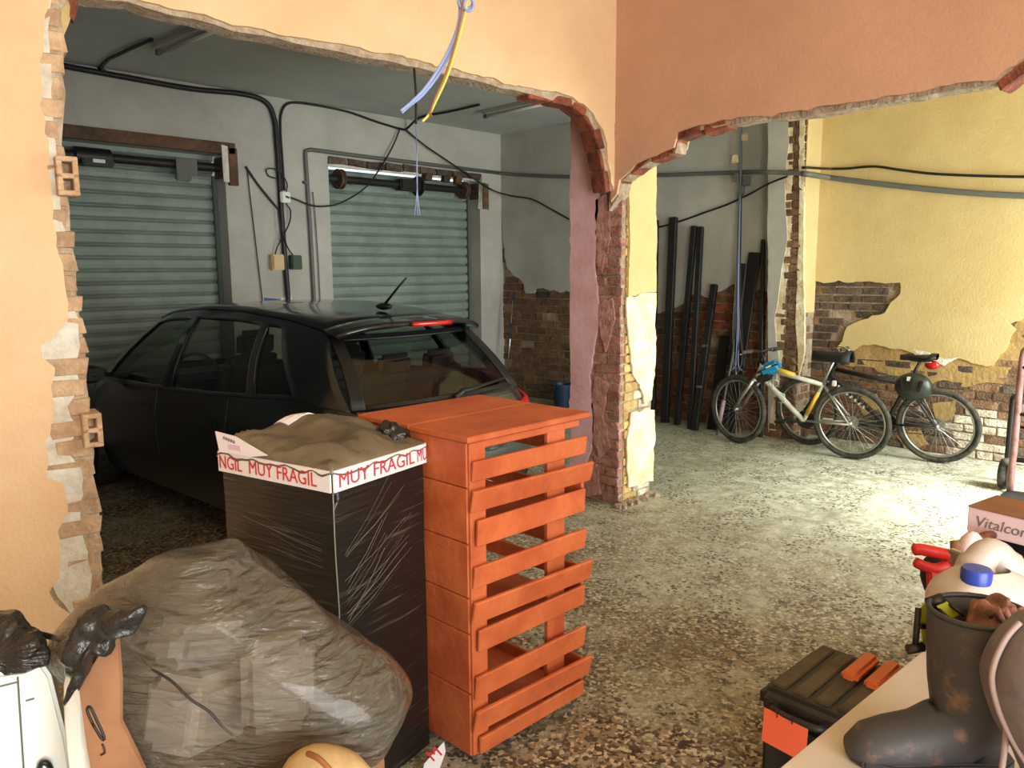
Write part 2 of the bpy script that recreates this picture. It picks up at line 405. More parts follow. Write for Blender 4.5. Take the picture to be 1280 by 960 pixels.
# the broken brick ends down the jamb: one brick to a course
z = .03
ez = sorted([(zz, s) for s, zz in edge])
while z < 3.25:
    se = interp(ez, z); L_ = random.uniform(.11, .20); jut = random.uniform(-.012, .012)
    brick(wall_a, A3(se + L_ / 2 - jut, z + .044, -.058), (L_, .13 + random.uniform(0, .012), .080 + random.uniform(-.008, .004)), RZA, 'brick_pale', .04)
    z += .092
def hollow_brick(px, py, h, w_):
    s, zz = A2(px, py); c = A3(s, zz, .0); M = frame(c, dA * -1, (0, 0, 1)); M3 = M.to_3x3(); m = MB()
    t = .022; d = .16; nx = [-w_ / 2, w_ / 2]
    for x in nx: m.box(c + M3 @ V((x, 0, 0)), (t, h, d), M3)
    for k in range(3): m.box(c + M3 @ V((0, -h / 2 + h * k / 2, 0)), (w_ + t, t, d), M3)
    m.box(c + M3 @ V((0, 0, -.03)), (w_, h, .02), M3)
    m.build('hollow_brick', 'brick_pale', wall_a, bevel=.004, seg=1, centre=False)
hollow_brick(113, 535, .13, .055); hollow_brick(82, 222, .14, .06)
# the flake of paint curling at the top of the jamb and the red brick ends along the arch
MB().prism([A3(*A2(*p, -.02), -.02) for p in ((66, -5), (88, -5), (90, 18), (86, 30), (79, 47), (72, 40), (70, 20))], nA * -.03).build('plaster_flake', 'yellow_paint', wall_a, centre=False)
MB().prism([A3(*A2(*p, -.02), -.01) for p in ((84, -5), (98, -5), (96, 14), (92, 28), (87, 20), (88, 8))], nA * -.05).build('brick', 'brick_red', wall_a, centre=False)
hb = [A2(*p) for p in ((660, 116), (690, 122), (716, 128), (733, 141), (745, 160), (752, 186), (757, 212), (760, 240))]
for (a, b), (c, d) in zip(hb, hb[1:]):
    k = 1 if math.hypot(c - a, d - b) < .19 else 2
    for j in range(k):
        s = a + (c - a) * (j + .5) / k; zz = b + (d - b) * (j + .5) / k; L_ = math.hypot(c - a, d - b) / k
        o = brick(wall_a, A3(s, zz, -.062), (L_ * .96, .13, .055), RZA, 'brick_red', .03); o.rotation_euler[1] = math.atan2(d - b, a - c) if False else -math.atan2(d - b, c - a)

# ---------------------------------------------------------------- wall B: salmon wall broken open to the bicycle room
XB = 4.30
hb_px = [(772, 244), (775, 227), (795, 212), (820, 197), (843, 191), (847, 172), (856, 166), (895, 159), (931, 152), (990, 146), (1053, 137), (1149, 121), (1194, 112), (1244, 103), (1268, 88), (1300, 72)]
hB = [PX(*p, XB) for p in hb_px]
polyB = [(p.y, p.z) for p in hB]
yend, zend = polyB[-1]
core = [(3.30, polyB[0][1] - .1), *polyB, (.45, zend + .05), (.45, 0), (-3.0, 0), (-3.0, ZC), (3.30, ZC)]
wall_b = MB().prism([(XB + .012, y, z) for y, z in ragged(core, .006, .06, 11, True)], (.12, 0, 0)).build('wall_right', 'mortar', centre=False)
struct(wall_b, 'salmon plastered partition with a broken-out opening to the bicycle room')
plB = [(y, z + .022 + .012 * math.sin(y * 23)) for y, z in polyB]
outl = [(3.27, plB[0][1] - .05), *plB, (.47, zend + .07), (.47, 0), (-3.0, 0), (-3.0, ZC), (3.27, ZC)]
MB().prism([(XB - .010, y, z) for y, z in ragged(outl, .009, .04, 12, True)], (.022, 0, 0)).build('plaster', 'salmon_paint', wall_b, centre=False)
MB().prism([(XB + .132, y, z) for y, z in ragged(outl, .005, .05, 13, True)], (.02, 0, 0)).build('plaster', 'yellow_paint', wall_b, centre=False)
for px_, py_, L_, a in ((783, 221, .10, .9), (806, 206, .17, .55), (832, 195, .15, .2), (848, 182, .10, 1.2), (868, 166, .16, .2), (900, 160, .17, .12), (1275, 95, .16, .6)):
    p = PX(px_, py_, XB + .07); o = brick(wall_b, p, (L_, .125, .05), R(90), 'brick_red', .03); o.rotation_euler[1] = a

# ---------------------------------------------------------------- corner pillar, stripped to the brick
PXL, PXR, PYN, PYF = 4.37, 4.78, 3.23, 3.68
pillar = MB().box(((PXL + PXR) / 2, (PYN + PYF) / 2, ZC / 2), (PXR - PXL - .02, PYF - PYN - .02, ZC)).build('wall_pillar', 'mortar', centre=False)
struct(pillar, 'square pillar with pink and yellow plaster hacked off to the bricks')
z = .0; row = 0
while z < 2.95:
    ch = .068
    off = .0 if row % 2 else .11
    for y0, y1 in ((PYN, PYN + .12 + off), (PYN + .12 + off, PYN + .34)):
        if y0 < 3.40 or z < 1.3: brick(pillar, (PXL + .022, (y0 + y1) / 2, z + ch / 2), (.05 + random.uniform(-.016, .014), y1 - y0 - random.uniform(.006, .02), ch - random.uniform(.006, .016)), 0, 'brick_mauve', .05)
    for x0, x1 in ((PXL + .05, PXL + .16 + off * .6), (PXL + .16 + off * .6, PXL + .38)):
        if x0 < PXL + .1 or z < 1.45: brick(pillar, ((x0 + x1) / 2, PYN + .022, z + ch / 2), (x1 - x0 - .012, .05 + random.uniform(-.016, .012), ch - random.uniform(.006, .016)), 0, 'brick_yellow' if x0 < PXL + .1 else 'brick_white')
    z += ch; row += 1
def L3(px_, py_): p = PX(px_, py_, PXL - .02); return (PXL - .018, min(p.y, PYF), max(p.z, .01))
pk = [(712, 120), (738, 120), (744, 180), (748, 240), (742, 330), (748, 380), (742, 430), (736, 470), (742, 520), (738, 560), (728, 600), (719, 612), (712, 612), (712, 400)]
MB().prism(ragged([L3(*p) for p in pk], .009, .03, 21, True), (.022, 0, 0)).build('plaster', 'pink_paint', pillar, centre=False)
for i, q in enumerate(([(744, 250), (758, 240), (762, 300), (752, 340), (746, 330)], [(748, 380), (764, 372), (768, 400), (756, 440), (750, 420)], [(742, 470), (760, 480), (752, 520), (762, 560), (748, 575), (740, 540)], [(724, 590), (745, 580), (750, 618), (728, 622)])):
    MB().prism(ragged([L3(*p) for p in q], .010, .03, 70 + i, True), (.02, 0, 0)).build('undercoat', 'pink_coat', pillar, centre=False)
def R3(px_, py_): p = PY(px_, py_, PYN - .02); return (min(p.x, PXR), PYN - .018, max(p.z, .01))
yl = [(787, 225), (821, 180), (821, 365), (805, 366), (786, 372), (788, 300)]
MB().prism(ragged([R3(*p) for p in yl], .006, .03, 22, True), (0, .022, 0)).build('plaster', 'yellow_paint', pillar, centre=False)
for i, wl in enumerate(([(784, 372), (821, 366), (821, 450), (815, 500), (806, 505), (800, 480), (792, 470), (786, 420)], [(790, 515), (821, 512), (821, 600), (805, 604), (786, 610), (784, 560)])):
    MB().prism(ragged([R3(*p) for p in wl], .012, .03, 23 + i, True), (0, .014, 0)).build('undercoat', 'lime_white', pillar, centre=False)
m = MB()
for k in range(26):
    m.box((PXL + random.uniform(-.06, .4), PYN - random.uniform(.0, .07), .012), (random.uniform(.02, .07), random.uniform(.02, .05), .03), Matrix.Rotation(random.uniform(0, 3), 3, 'Z'), .006)
ru = m.build('rubble', 'mortar', pillar, world=False, centre=False); ru['kind'] = 'stuff'

# ---------------------------------------------------------------- garage: far wall with the two shutters
def S3(px_, py_, d=0): return PY(px_, py_, YS - d)
sh = []
for x0, x1, zt in ((1.55, 3.62, 2.83), (4.80, 7.06, 2.86)): sh.append((x0, x1, zt))
outer = [(-2.4, 0), (sh[0][0], 0), (sh[0][0], sh[0][2]), (sh[0][1], sh[0][2]), (sh[0][1], 0), (sh[1][0], 0), (sh[1][0], sh[1][2]), (sh[1][1], sh[1][2]), (sh[1][1], 0), (XG + .3, 0), (XG + .3, ZC), (-2.4, ZC)]
wall_s = MB().prism([(x, YS, z) for x, z in outer], (0, .32, 0)).build('wall_back', 'grey_paint', centre=False)
struct(wall_s, 'grey plastered garage wall with two roller shutter bays')
struct(MB().box((-2.45, 6.0, ZC / 2), (.1, 4.4, ZC)).build('wall_garage_side', 'grey_paint', centre=False))

# ---------------------------------------------------------------- long side wall: grey in the garage, yellow in the bicycle room
core = MB().box((XG + .14, 5.68, ZC / 2), (.20, 4.4, ZC)).build('wall_side', 'mortar', centre=False); struct(core, 'grey garage side wall with bare brick along its foot')
def X3(px_, py_, X, z0=0): p = PX(px_, py_, X); return (X, p.y, max(p.z, z0))
low_px = [(628, 300), (633, 332), (640, 343), (655, 356), (657, 367), (679, 360), (700, 366), (714, 365), (760, 384), (790, 398), (817, 393), (843, 385), (864, 368), (885, 372), (905, 362), (920, 355), (928, 360), (975, 366)]
lw = [X3(*p, XG) for p in low_px]
top = [(XG, lw[-1][1], ZC), (XG, 7.55, ZC)]
MB().prism(ragged([*lw, *top], .020, .045, 31, True), (.04, 0, 0)).build('plaster', 'grey_paint', core, centre=False)
reg = [(p[1], p[2] + .05) for p in lw] + [(3.3, 0), (7.55, 0)]
reg[0] = (7.55, reg[0][1])
n = brick_field(core, lambda u, z, d: V((XG + .045 - d, u, z)), R(90), reg, .094, .25, .022, lambda u, z, r: r.choice(('brick_brown', 'brick_brown', 'brick_red' if u < 5.4 else 'brick_brown', 'brick_dark' if r.random() < .35 else 'brick_brown')), 41)
print('side wall bricks', n)
ywall = MB().box((XY + .14, .85, ZC / 2), (.20, 5.1, ZC)).build('wall_right_side', 'mortar', centre=False); struct(ywall, 'yellow plastered wall behind the bicycles with bare brick below')
yl_px = [(1004, 351), (1030, 354), (1070, 352), (1125, 353), (1123, 370), (1106, 391), (1072, 402), (1056, 414), (1046, 436), (1065, 439), (1080, 431), (1105, 433), (1140, 441), (1160, 447), (1178, 455), (1195, 448), (1215, 454), (1240, 457), (1254, 441), (1262, 424), (1270, 412), (1262, 405), (1284, 396), (1500, 380)]
lw = [X3(*p, XY) for p in yl_px]
MB().prism(ragged([*lw, (XY, -1.6, lw[-1][2]), (XY, -1.6, ZC), (XY, 3.44, ZC), (XY, 3.44, lw[0][2])], .013, .04, 32, True), (.042, 0, 0)).build('plaster', 'yellow_paint', ywall, centre=False)
tn_px = [(1044, 430), (1080, 420), (1140, 430), (1175, 440), (1215, 440), (1250, 432), (1275, 398), (1300, 395), (1300, 440), (1268, 452), (1255, 480), (1232, 478), (1205, 484), (1180, 475), (1165, 480), (1150, 468), (1120, 470), (1085, 462), (1056, 456)]
MB().prism(ragged([X3(*p, XY + .02) for p in tn_px], .008, .05, 33, True), (.022, 0, 0)).build('undercoat', 'undercoat_tan', ywall, centre=False)
for i, t_px in enumerate(([(1165, 505), (1195, 500), (1190, 525), (1170, 530)], [(1120, 545), (1150, 538), (1160, 555), (1130, 565)], [(1070, 500), (1095, 492), (1100, 510), (1080, 520)])):
    MB().prism(ragged([X3(*p, XY + .015) for p in t_px], .012, .04, 34 + i, True), (.03, 0, 0)).build('undercoat', 'undercoat_tan', ywall, centre=False)
MB().prism(ragged([X3(*p, XY - .001) for p in ((1140, 437), (1160, 440), (1180, 449), (1200, 446), (1180, 457), (1160, 450))], .004, .05, 38, True), (.03, 0, 0)).build('undercoat', 'undercoat_white', ywall, centre=False)
def yk(u, z, r):
    q = r.random()
    if z < .45 and 1.45 < u < 2.0 and q < .7: return 'brick_white'
    if z > .9: return 'brick_dark' if q < .7 else 'brick_brown'
    return 'brick_dark' if q < .55 else 'brick_brown'
reg = [(p[1], p[2] + .03) for p in lw] + [(.9, 1.2), (.9, 0), (3.36, 0)]
reg = [(u, z) for u, z in reg if u > .85]
n = brick_field(ywall, lambda u, z, d: V((XY + .045 - d, u, z)), R(90), reg, .075, .25, .022, yk, 42)
print('yellow wall bricks', n)
# pilaster: what is left of the wall between garage and bicycle room
PA, PB, PX0 = 3.27, 3.62, 7.28
pil = MB().box(((PX0 + XY) / 2 + .03, (PA + PB) / 2, ZC / 2), (XY - PX0, PB - PA - .02, ZC)).build('wall_stub', 'mortar', centre=False); struct(pil, 'stub of a demolished wall with a ragged brick edge')
MB().prism(ragged([(PX0, p.y, max(p.z, .01)) for p in [PX(*q, PX0) for q in ((960, 60), (984, 60), (986, 180), (981, 230), (984, 300), (974, 360), (968, 400), (974, 450), (966, 500), (960, 540))]], .005, .05, 51, True), (.04, 0, 0)).build('plaster', 'grey_paint', pil, centre=False)
MB().prism(ragged([(PX0 + .01, p.y, max(p.z, .01)) for p in [PX(*q, PX0) for q in ((984, 60), (991, 60), (990, 200), (988, 300), (981, 370), (978, 440), (970, 500), (968, 540), (960, 540), (966, 400), (980, 300))]], .006, .04, 52, True), (.03, 0, 0)).build('undercoat', 'lime_white', pil, centre=False)
MB().prism(ragged([(PX0 + .005, p.y, p.z) for p in [PX(*q, PX0) for q in ((1000, 60), (1006, 60), (1004, 340), (1005, 440), (998, 470), (994, 400), (998, 300))]], .005, .04, 53, True), (.03, 0, 0)).build('undercoat', 'lime_white', pil, centre=False)
MB().prism([(PX0 + .02, PA, 1.25), (XY + .02, PA, 1.25), (XY + .02, PA, ZC), (PX0 + .02, PA, ZC)], (0, .02, 0)).build('plaster', 'yellow_paint', pil, centre=False)
z = 0; row = 0
while z < 3.4:
    off = .03 if row % 2 else -.03
    for a, b in ((PA, PA + .15 + off), (PA + .15 + off, PB - .04)):
        brick(pil, (PX0 + .035, (a + b) / 2, z + .037), (.05 + random.uniform(-.008, .008), b - a - .012, .062), 0, 'brick_brown')
    z += .075; row += 1
brick_field(pil, lambda u, z, d: V((u, PA + .012 - d + .02, z)), 0, [(PX0 + .03, 0), (XY + .03, 0), (XY + .03, 1.30), (PX0 + .03, 1.24)], .075, .16, .022, lambda u, z, r: 'brick_brown', 55)
# the rest of the rooms, with the street doorways that light them
struct(MB().box((-2.45, .6, ZC / 2), (.1, 7.4, ZC)).build('wall_rear', 'peach_paint', centre=False))
struct(MB().prism([(-2.5, -3.0, 0), (-1.6, -3.0, 0), (-1.6, -3.0, 2.9), (2.6, -3.0, 2.9), (2.6, -3.0, 0), (4.3, -3.0, 0), (4.3, -3.0, ZC), (-2.5, -3.0, ZC)], (0, -.15, 0)).build('wall_front', 'peach_paint', centre=False))
struct(MB().prism([(4.4, -.5, 0), (5.1, -.5, 0), (5.1, -.5, 2.7), (7.4, -.5, 2.7), (7.4, -.5, 0), (7.8, -.5, 0), (7.8, -.5, ZC), (4.4, -.5, ZC)], (0, -.15, 0)).build('wall_yard', 'yellow_paint', centre=False))

# ---------------------------------------------------------------- roller shutters
mat('shutter_paint', (142, 156, 148), .55, metal=.15, vary=(124, 136, 128), vscale=3)
mat('shutter_dark', (92, 104, 98), .6, metal=.2)
def shutter(x0, x1, z1, label, gap=.1, rail=.06):
    t = thing('roller_shutter', label, 'shutter', ((x0 + x1) / 2, YS + .24, 0)); w_ = x1 - x0 - .03; ch = .118
    prof = [(.012, .0), (-.012, .003), (-.024, .016), (-.031, .052), (-.026, .088), (-.010, .103), (.010, .108), (.012, .118)]
    m = MB(); vs_ = []; fs = []
    for sx in (-1, 1):
        for y, z in prof: vs_.append((sx * w_ / 2, y, z))
        for y, z in reversed(prof): vs_.append((sx * w_ / 2, y + .006, z))
    n = len(prof) * 2
    for k in range(n): fs.append((k, (k + 1) % n, n + (k + 1) % n, n + k))
    fs += [tuple(range(n)), tuple(range(2 * n - 1, n - 1, -1))]
    m.add(vs_, fs); first = m.build('slat', 'shutter_paint', t, centre=False); z = rail
    first.location = (0, 0, z); z += ch
    while z < z1 + gap: copy_of(first, t, (0, 0, z)); z += ch
    MB().box((0, -.01, rail / 2), (w_, .05, rail)).build('bottom_rail', 'shutter_dark', t, bevel=.005)
    for sx in (-1, 1): MB().box((sx * (w_ / 2 - .005), -.03, (z1 - .2) / 2), (.05, .06, z1 - .2)).build('guide_rail', 'shutter_dark', t)
    return t
shutter(sh[0][0], sh[0][1], sh[0][2], 'grey-green slatted roller shutter below the brown timber lintel')
shutter(sh[1][0], sh[1][1], sh[1][2], 'grey-green slatted roller shutter below the crumbled lintel, beside the conduit', -.09, .11)
def axle(x0, x1, z, label, old):
    t = thing('shutter_axle', label, 'shutter axle', ((x0 + x1) / 2, YS + .07, z)); w_ = x1 - x0; mm = 'rust' if old else 'black_plastic'
    Rx = Matrix.Rotation(R(90), 3, 'Y')
    MB().lathe([(.042, -w_ / 2), (.042, w_ / 2)], 14, rot=Rx).build('shaft', 'dark_steel', t, smooth=40)
    for u in ((-.42, .40) if old else (-.36,)):
        MB().lathe([(.055, -.03), (.11, -.03), (.11, -.018), (.09, -.012), (.09, .012), (.11, .018), (.11, .03), (.055, .03)], 20, (u * w_, 0, 0), Rx).build('spring_drum', mm, t, smooth=40)
    if old:
        MB().box((.02, -.01, .0), (.34, .15, .13)).build('motor', 'dark_steel', t, bevel=.02)
        m = MB(); m.lathe([(.085, -.015), (.12, -.015), (.12, .015), (.085, .015)], 20, (.16, -.01, 0), Rx); m.build('gear_ring', 'dark_steel', t, smooth=40)
    else:
        MB().lathe([(.06, -.18), (.075, -.17), (.075, .12), (.06, .13)], 14, (-.12, 0, 0), Rx).build('motor', 'black_plastic', t, smooth=40)
        MB().box((-.12, -.05, -.055), (.26, .07, .06)).build('motor_housing', 'black_plastic', t, bevel=.01)
        MB().box((-.12, -.088, -.045), (.10, .004, .03)).build('motor_label', 'white_plastic', t)
        MB().box((.66, -.07, -.03), (.20, .02, .15)).build('bracket_plate', 'grey_conduit', t, bevel=.004)
        MB().box((.62, -.075, -.13), (.14, .05, .06)).build('limit_switch', 'grey_conduit', t, bevel=.01)
    for sx in (-1, 1): MB().box((sx * (w_ / 2 - .01), .035, 0), (.02, .15, .20)).build('end_bracket', 'rust', t)
    return t
axle(sh[0][0], sh[0][1], 2.70, 'black motorised shutter axle under the brown timber lintel', False)
axle(sh[1][0], sh[1][1], 2.70, 'rusty shutter axle with two drums under the crumbled lintel', True)
# timber lintel over shutter one, crumbled one over shutter two
t = thing('lintel_beam', 'brown flaking timber lintel over the roller shutter', 'lintel', (2.6, YS, 2.83))
m = MB().box((0, -.025, .05), (2.24, .06, .11)); m.build('beam', 'old_wood', t, bevel=.006)
MB().box((1.09, -.03, -.12), (.09, .05, .36)).build('end_board', 'old_wood', t, bevel=.004)
MB().box((1.00, -.055, -.10), (.05, .03, .34), jit=.008).build('plaster_smear', 'undercoat_white', t)
t = thing('crumbled_lintel', 'crumbling brick lintel with a bright gap over the shutter', 'lintel', (5.93, YS, 2.86))
for k in range(9): MB().box((-1.02 + k * .255, -.004, .022 + random.uniform(-.004, .004)), (.235, .05, .072), jit=.010).build('brick', 'brick_dark', t)
MB().bar((-1.12, .05, -.02), (1.12, .05, -.02), .03, .03).build('pale_lath', 'undercoat_white', t)
for u in (.25, .55, .74): MB().box((u, .0, -.05), (.10, .08, .09), jit=.015).build('rubble_block', 'rust', t)
MB().box((1.14, -.03, -.19), (.07, .05, .38), jit=.02).build('plaster_smear', 'undercoat_white', t)
MB().box((1.20, -.02, -.22), (.09, .06, .30), jit=.02).build('timber_stub', 'old_wood', t)

# ---------------------------------------------------------------- wiring on the garage walls
def clear(p, r):
    p = V(p); p.y = min(p.y, YS - r); p.z = min(p.z, ZC - r)
    if PA - r < p.y < PB + r and p.x < XG: p.x = min(p.x, PX0 - r)
    p.x = min(p.x, (XG if p.y > PA else XY) - r); return p
def run(name, label, cat, pts, r, m='black_cable', k=5, grp=None):
    return tag(MB().tube([clear(p, r) for p in spline(pts, k)], r, 7).build(name, m, smooth=True), label, cat, grp)
W = lambda x, y, d=.02: S3(x, y, d)
run('power_cable', 'thick black cable bundle along the ceiling edge then down the garage wall', 'cable', [W(40, 74, .03), W(84, 83, .03), W(160, 97, .03), W(240, 111, .03), W(300, 117, .03), W(330, 126, .03), W(342, 145, .03), W(346, 180, .03), W(350, 240, .03), W(356, 320, .030), W(360, 370, .036), W(361, 392, .036)], .026)
run('power_cable', 'thinner black cable swagged along the top of the shutter wall', 'cable', [W(355.5, 238, .03), W(353, 200, .02), W(350.5, 160), W(352, 140), W(361, 129), W(385, 130), W(432, 139), W(470, 152), W(500, 161), W(508, 161), G(525, 147, ZC - .02), G(560, 140, ZC - .02), G(599, 131, ZC - .02)], .013)
run('lamp_cable', 'black cable from the ceiling edge to the fluorescent batten', 'cable', [W(132, 90, .04), W(125, 84, .04), W(124, 78, .04), G(140, 72, ZC - .02), G(165, 60, ZC - .02), G(190, 49, ZC - .02)], .014)
run('slack_cable', 'slack black cable drooping from the ceiling swag to the junction box', 'cable', [W(500, 161, .04), W(490, 185, .06), W(472, 215, .06), W(455, 236, .06), W(425, 254, .05), W(400, 258, .06), W(384, 255, .06), W(372, 250, .05), W(360, 246, .04)], .009)
run('slack_cable', 'black cable slanting past the crumbled lintel towards the pillar', 'cable', [W(506, 161, .04), W(530, 181, .06), W(555, 198, .06), W(580, 215, .06), W(604, 231, .10), W(619, 239, .10), PX(640, 245, XG - .05), PX(665, 249, XG - .011), PX(690, 262, XG - .011), PX(725, 280, XG - .011), PX(770, 290, XG - .011), PX(822, 284, XG - .011), PX(855, 275, XG - .011), PX(880, 266, XG - .011), PX(908, 256, XG - .015), PX(930, 246, XG - .03), PX(942, 240, XG - .07), PX(956, 232, PX0 - .02), PX(972, 225, PX0 - .02), PX(984, 220.5, PX0 - .05)], .010)
run('earth_wire', 'thin wire running down beside the shutter jamb', 'wire', [W(309, 210), W(312, 240), W(318, 290), W(325, 350), W(330, 390)], .006)
run('stub_cable', 'short black cable sloping down to the wall cable', 'cable', [W(307, 208), W(322, 230), W(338, 250), W(347.5, 261)], .012)
run('loop_cable', 'thin looped cable curling round the junction box', 'cable', [W(346, 223, .05), W(336, 220), W(333, 212, .03), W(343, 211, .066), W(353, 219, .066), W(359, 230, .066), W(358, 239, .055), W(358, 254, .04), W(363, 263, .04), W(362, 278, .05), W(352, 299, .066), W(347, 308, .05), W(344, 318, .04)], .007)
run('switch_cable', 'thin crossed cable feeding the green switch box', 'cable', [W(348, 262, .055), W(350, 276, .068), W(354, 294, .084), W(360, 310, .05), W(367, 320, .04)], .007)
run('grey_wire', 'thin grey wire beside the upright conduit', 'wire', [W(391, 240), W(394, 270), W(398, 330), W(401, 390)], .006, 'grey_conduit')
c = thing('conduit', 'grey pipe conduit framing the shutter and running along the side wall', 'conduit', W(393, 380))
MB().tube([W(397, 398, .023), W(393, 380, .023), W(388, 290, .023), W(382, 196, .023), W(382, 189, .023), W(388, 187, .023), W(450, 195, .023), W(540, 206, .023), W(622, 216, .023)], .022, 8).build('upright_pipe', 'grey_conduit', c, True, world=True)
MB().tube([clear(p, .022) for p in spline([W(621, 216, .023), PX(636, 217.5, XG - .03), PX(660, 219, XG - .023), PX(713, 221, XG - .023), PX(820, 219, XG - .023), PX(905, 216, XG - .023), PX(935, 215, XG - .035), PX(954, 215, PX0 - .03), PX(975, 215.5, PX0 - .024), PX(1003, 217, PX0 - .024)], 4)], .022, 8).build('side_pipe', 'grey_conduit', c, True, world=True)
for q in ((382, 228), (427, 192), (574, 210)):
    MB().box(W(*q, .02), (.055, .05, .03)).build('clip', 'grey_conduit', c, world=True, bevel=.006)
Yw = lambda x, y, d=.03: PX(x, y, XY - d)
run('sagging_cable', 'thick grey-green cable sagging across the yellow wall', 'cable', [PX(1003, 217, PX0 - .03), PX(1012, 218, PX0 - .01), Yw(1037, 222), Yw(1060, 225), Yw(1110, 231), Yw(1200, 240), Yw(1290, 245), Yw(1400, 246)], .026, 'grey_conduit')
run('thin_cable', 'thin dark cable pinned along the yellow wall', 'cable', [PX(1003, 209.5, PX0 - .02), PX(1011, 209.5, PX0), Yw(1036, 211, .03), Yw(1060, 210.5, .02), Yw(1093, 208, .035), Yw(1130, 213, .035), Yw(1180, 218, .035), Yw(1290, 221, .035), Yw(1400, 218, .035)], .012)
def wallbox(name, x, y, s, m, label, screws=True):
    t = thing(name, label, 'box', W(x, y, .0)); 
    MB().box((0, -.035, 0), (s[0], .07, s[1])).build('body', m, t, bevel=.008)
    MB().box((0, -.075, 0), (s[0] * .86, .014, s[1] * .86)).build('cover', m, t, bevel=.005)
    return t
mat('beige_plastic', (206, 178, 130), .5); mat('green_plastic', (38, 62, 46), .5)
t = wallbox('junction_box', 353, 247, (.11, .11), 'white_plastic', 'small white junction box on the black wall cable')
MB().box((.012, -.083, 0), (.045, .004, .02), Matrix.Rotation(.3, 3, 'Y')).build('sticker', 'black_plastic', t)
wallbox('switch_box', 344, 328, (.14, .16), 'beige_plastic', 'beige square switch box on the garage wall')
wallbox('switch_box', 367, 328, (.13, .15), 'green_plastic', 'dark green square switch box on the garage wall')
mat('blue_print', (40, 84, 150), .6)
t = thing('torn_notice', 'torn blue and white notice low on the wall behind the car', 'notice', W(342, 378, .0))
MB().prism([W(330, 372, .004), W(350, 374, .004), W(352, 380, .004), W(344, 382, .004), W(331, 382, .004)], (0, .003, 0)).build('blue_sheet', 'blue_print', t, world=True)
MB().prism([W(352, 372, .004), W(364, 370, .004), W(366, 382, .004), W(353, 383, .004)], (0, .003, 0)).build('white_sheet', 'white_plastic', t, world=True)
# ceiling battens
def batten(a, b, label):
    a = G(*a, ZC); b = G(*b, ZC); t = thing('ceiling_batten', label, 'light', (a + b) / 2)
    u = (b - a).normalized(); s_ = V((-u.y, u.x, 0))
    MB().bar(a - V((0, 0, .02)), b - V((0, 0, .02)), .10, .05).build('housing', 'grey_paint', t, world=True, bevel=.006)
    MB().tube([a - V((0, 0, .065)) + s_ * .02, b - V((0, 0, .065)) + s_ * .02], .016, 10).build('tube', 'white_plastic', t, True, world=True)
    for p in (a + u * .015, b - u * .015): MB().bar(p - V((0, 0, .045)) , p - V((0, 0, .085)), .05, .03).build('lamp_holder', 'grey_conduit', t, world=True)
batten((196, 55), (300, 10), 'unlit fluorescent batten on the ceiling fed by a black cable')
batten((606, 138), (690, 119), 'unlit fluorescent batten on the ceiling near the arch')
# loose wires
mat('blue_wire', (150, 170, 226), .5); mat('yellow_wire', (222, 214, 96), .5); mat('brown_wire', (150, 98, 62), .5)
d0 = 3.0
t = thing('hanging_wires', 'bunch of blue, brown and yellow wires dangling from the ceiling', 'wires', D(580, 0, d0))
for i, (mm, pts, r) in enumerate((('blue_wire', ((582, -60), (580, -5), (577, 20), (570, 45), (560, 72), (545, 98), (527, 120), (512, 132), (502, 141)), .006), ('blue_wire', ((576, -60), (575, 0), (573, 30), (562, 60), (548, 86), (530, 112), (514, 128), (501, 139)), .006),
        ('yellow_wire', ((586, -60), (583, 5), (577, 35), (568, 68), (558, 98), (546, 124), (537, 142), (528, 152)), .005), ('brown_wire', ((580, -60), (578, 5), (570, 50), (556, 95), (545, 120), (538, 140), (540, 146)), .004))):
    MB().tube(spline([D(x, y, d0 - .02 * i) for x, y in pts] if False else [D(pts[0][0], -460, d0)] + [D(x, y, d0 - .012 * i) for x, y in pts], 5), r, 7).build('wire', mm, t, True, world=True)
m = MB(); m.tube([D(582 + 9 * math.cos(a), 2 + 9 * math.sin(a), d0 - .02 + .01 * math.sin(2 * a)) for a in [k * math.pi / 7 for k in range(14)]], .006, 7, True); m.tube([D(586 + 6 * math.cos(a), 6 + 8 * math.sin(a), d0 - .03) for a in [k * math.pi / 7 for k in range(14)]], .005, 7, True)
m.build('knot', 'blue_wire', t, True, world=True)
hp = A3(*A2(516, 74), -.05)
dd = (hp - CAM).dot(FW)
t = thing('hanging_wire', 'single thin black wire dangling from the broken lintel edge', 'wire', hp)
MB().tube(spline([D(516, 66, dd), D(518, 90, dd), D(520, 120, dd), D(520, 155, dd)], 4), .007, 6).build('sheath', 'black_cable', t, True, world=True)
for k, q in enumerate((518, 522, 525)): MB().tube(spline([D(520, 152, dd), D(521, 190, dd), D(521.5, 235, dd), D(q, 269, dd)], 4), .0025, 5).build('core_wire', 'blue_wire', t, True, world=True)

# ---------------------------------------------------------------- garage: bucket and broom
mat('blue_plastic', (24, 52, 78), .5)
bx = PX(711, 500, XG - .22)
t = thing('bucket', 'dark blue bucket on the floor by the pillar', 'bucket', (XG - .24, bx.y + .08, 0))
MB().lathe([(.10, .0), (.135, .27), (.145, .27), (.145, .285), (.128, .285), (.095, .015), (0, .015)], 20).build('pail', 'blue_plastic', t, smooth=40)
MB().tube([(.14 * math.cos(a), .02 + .03 * math.sin(a), .27 - .10 * math.sin(a)) for a in [math.pi * k / 10 for k in range(11)]], .005, 6).build('handle', 'grey_conduit', t, True)
tp = PX(643, 366, XG - .04)
t = thing('broom', 'metal broom handle with dark grips leaning in the garage corner', 'broom', (tp.x - .18, tp.y, 0)); a = V((0, 0, .04)); b = V((.17, 0, tp.z))
MB().tube([a, b], .011, 8).build('handle', 'chrome', t, True)
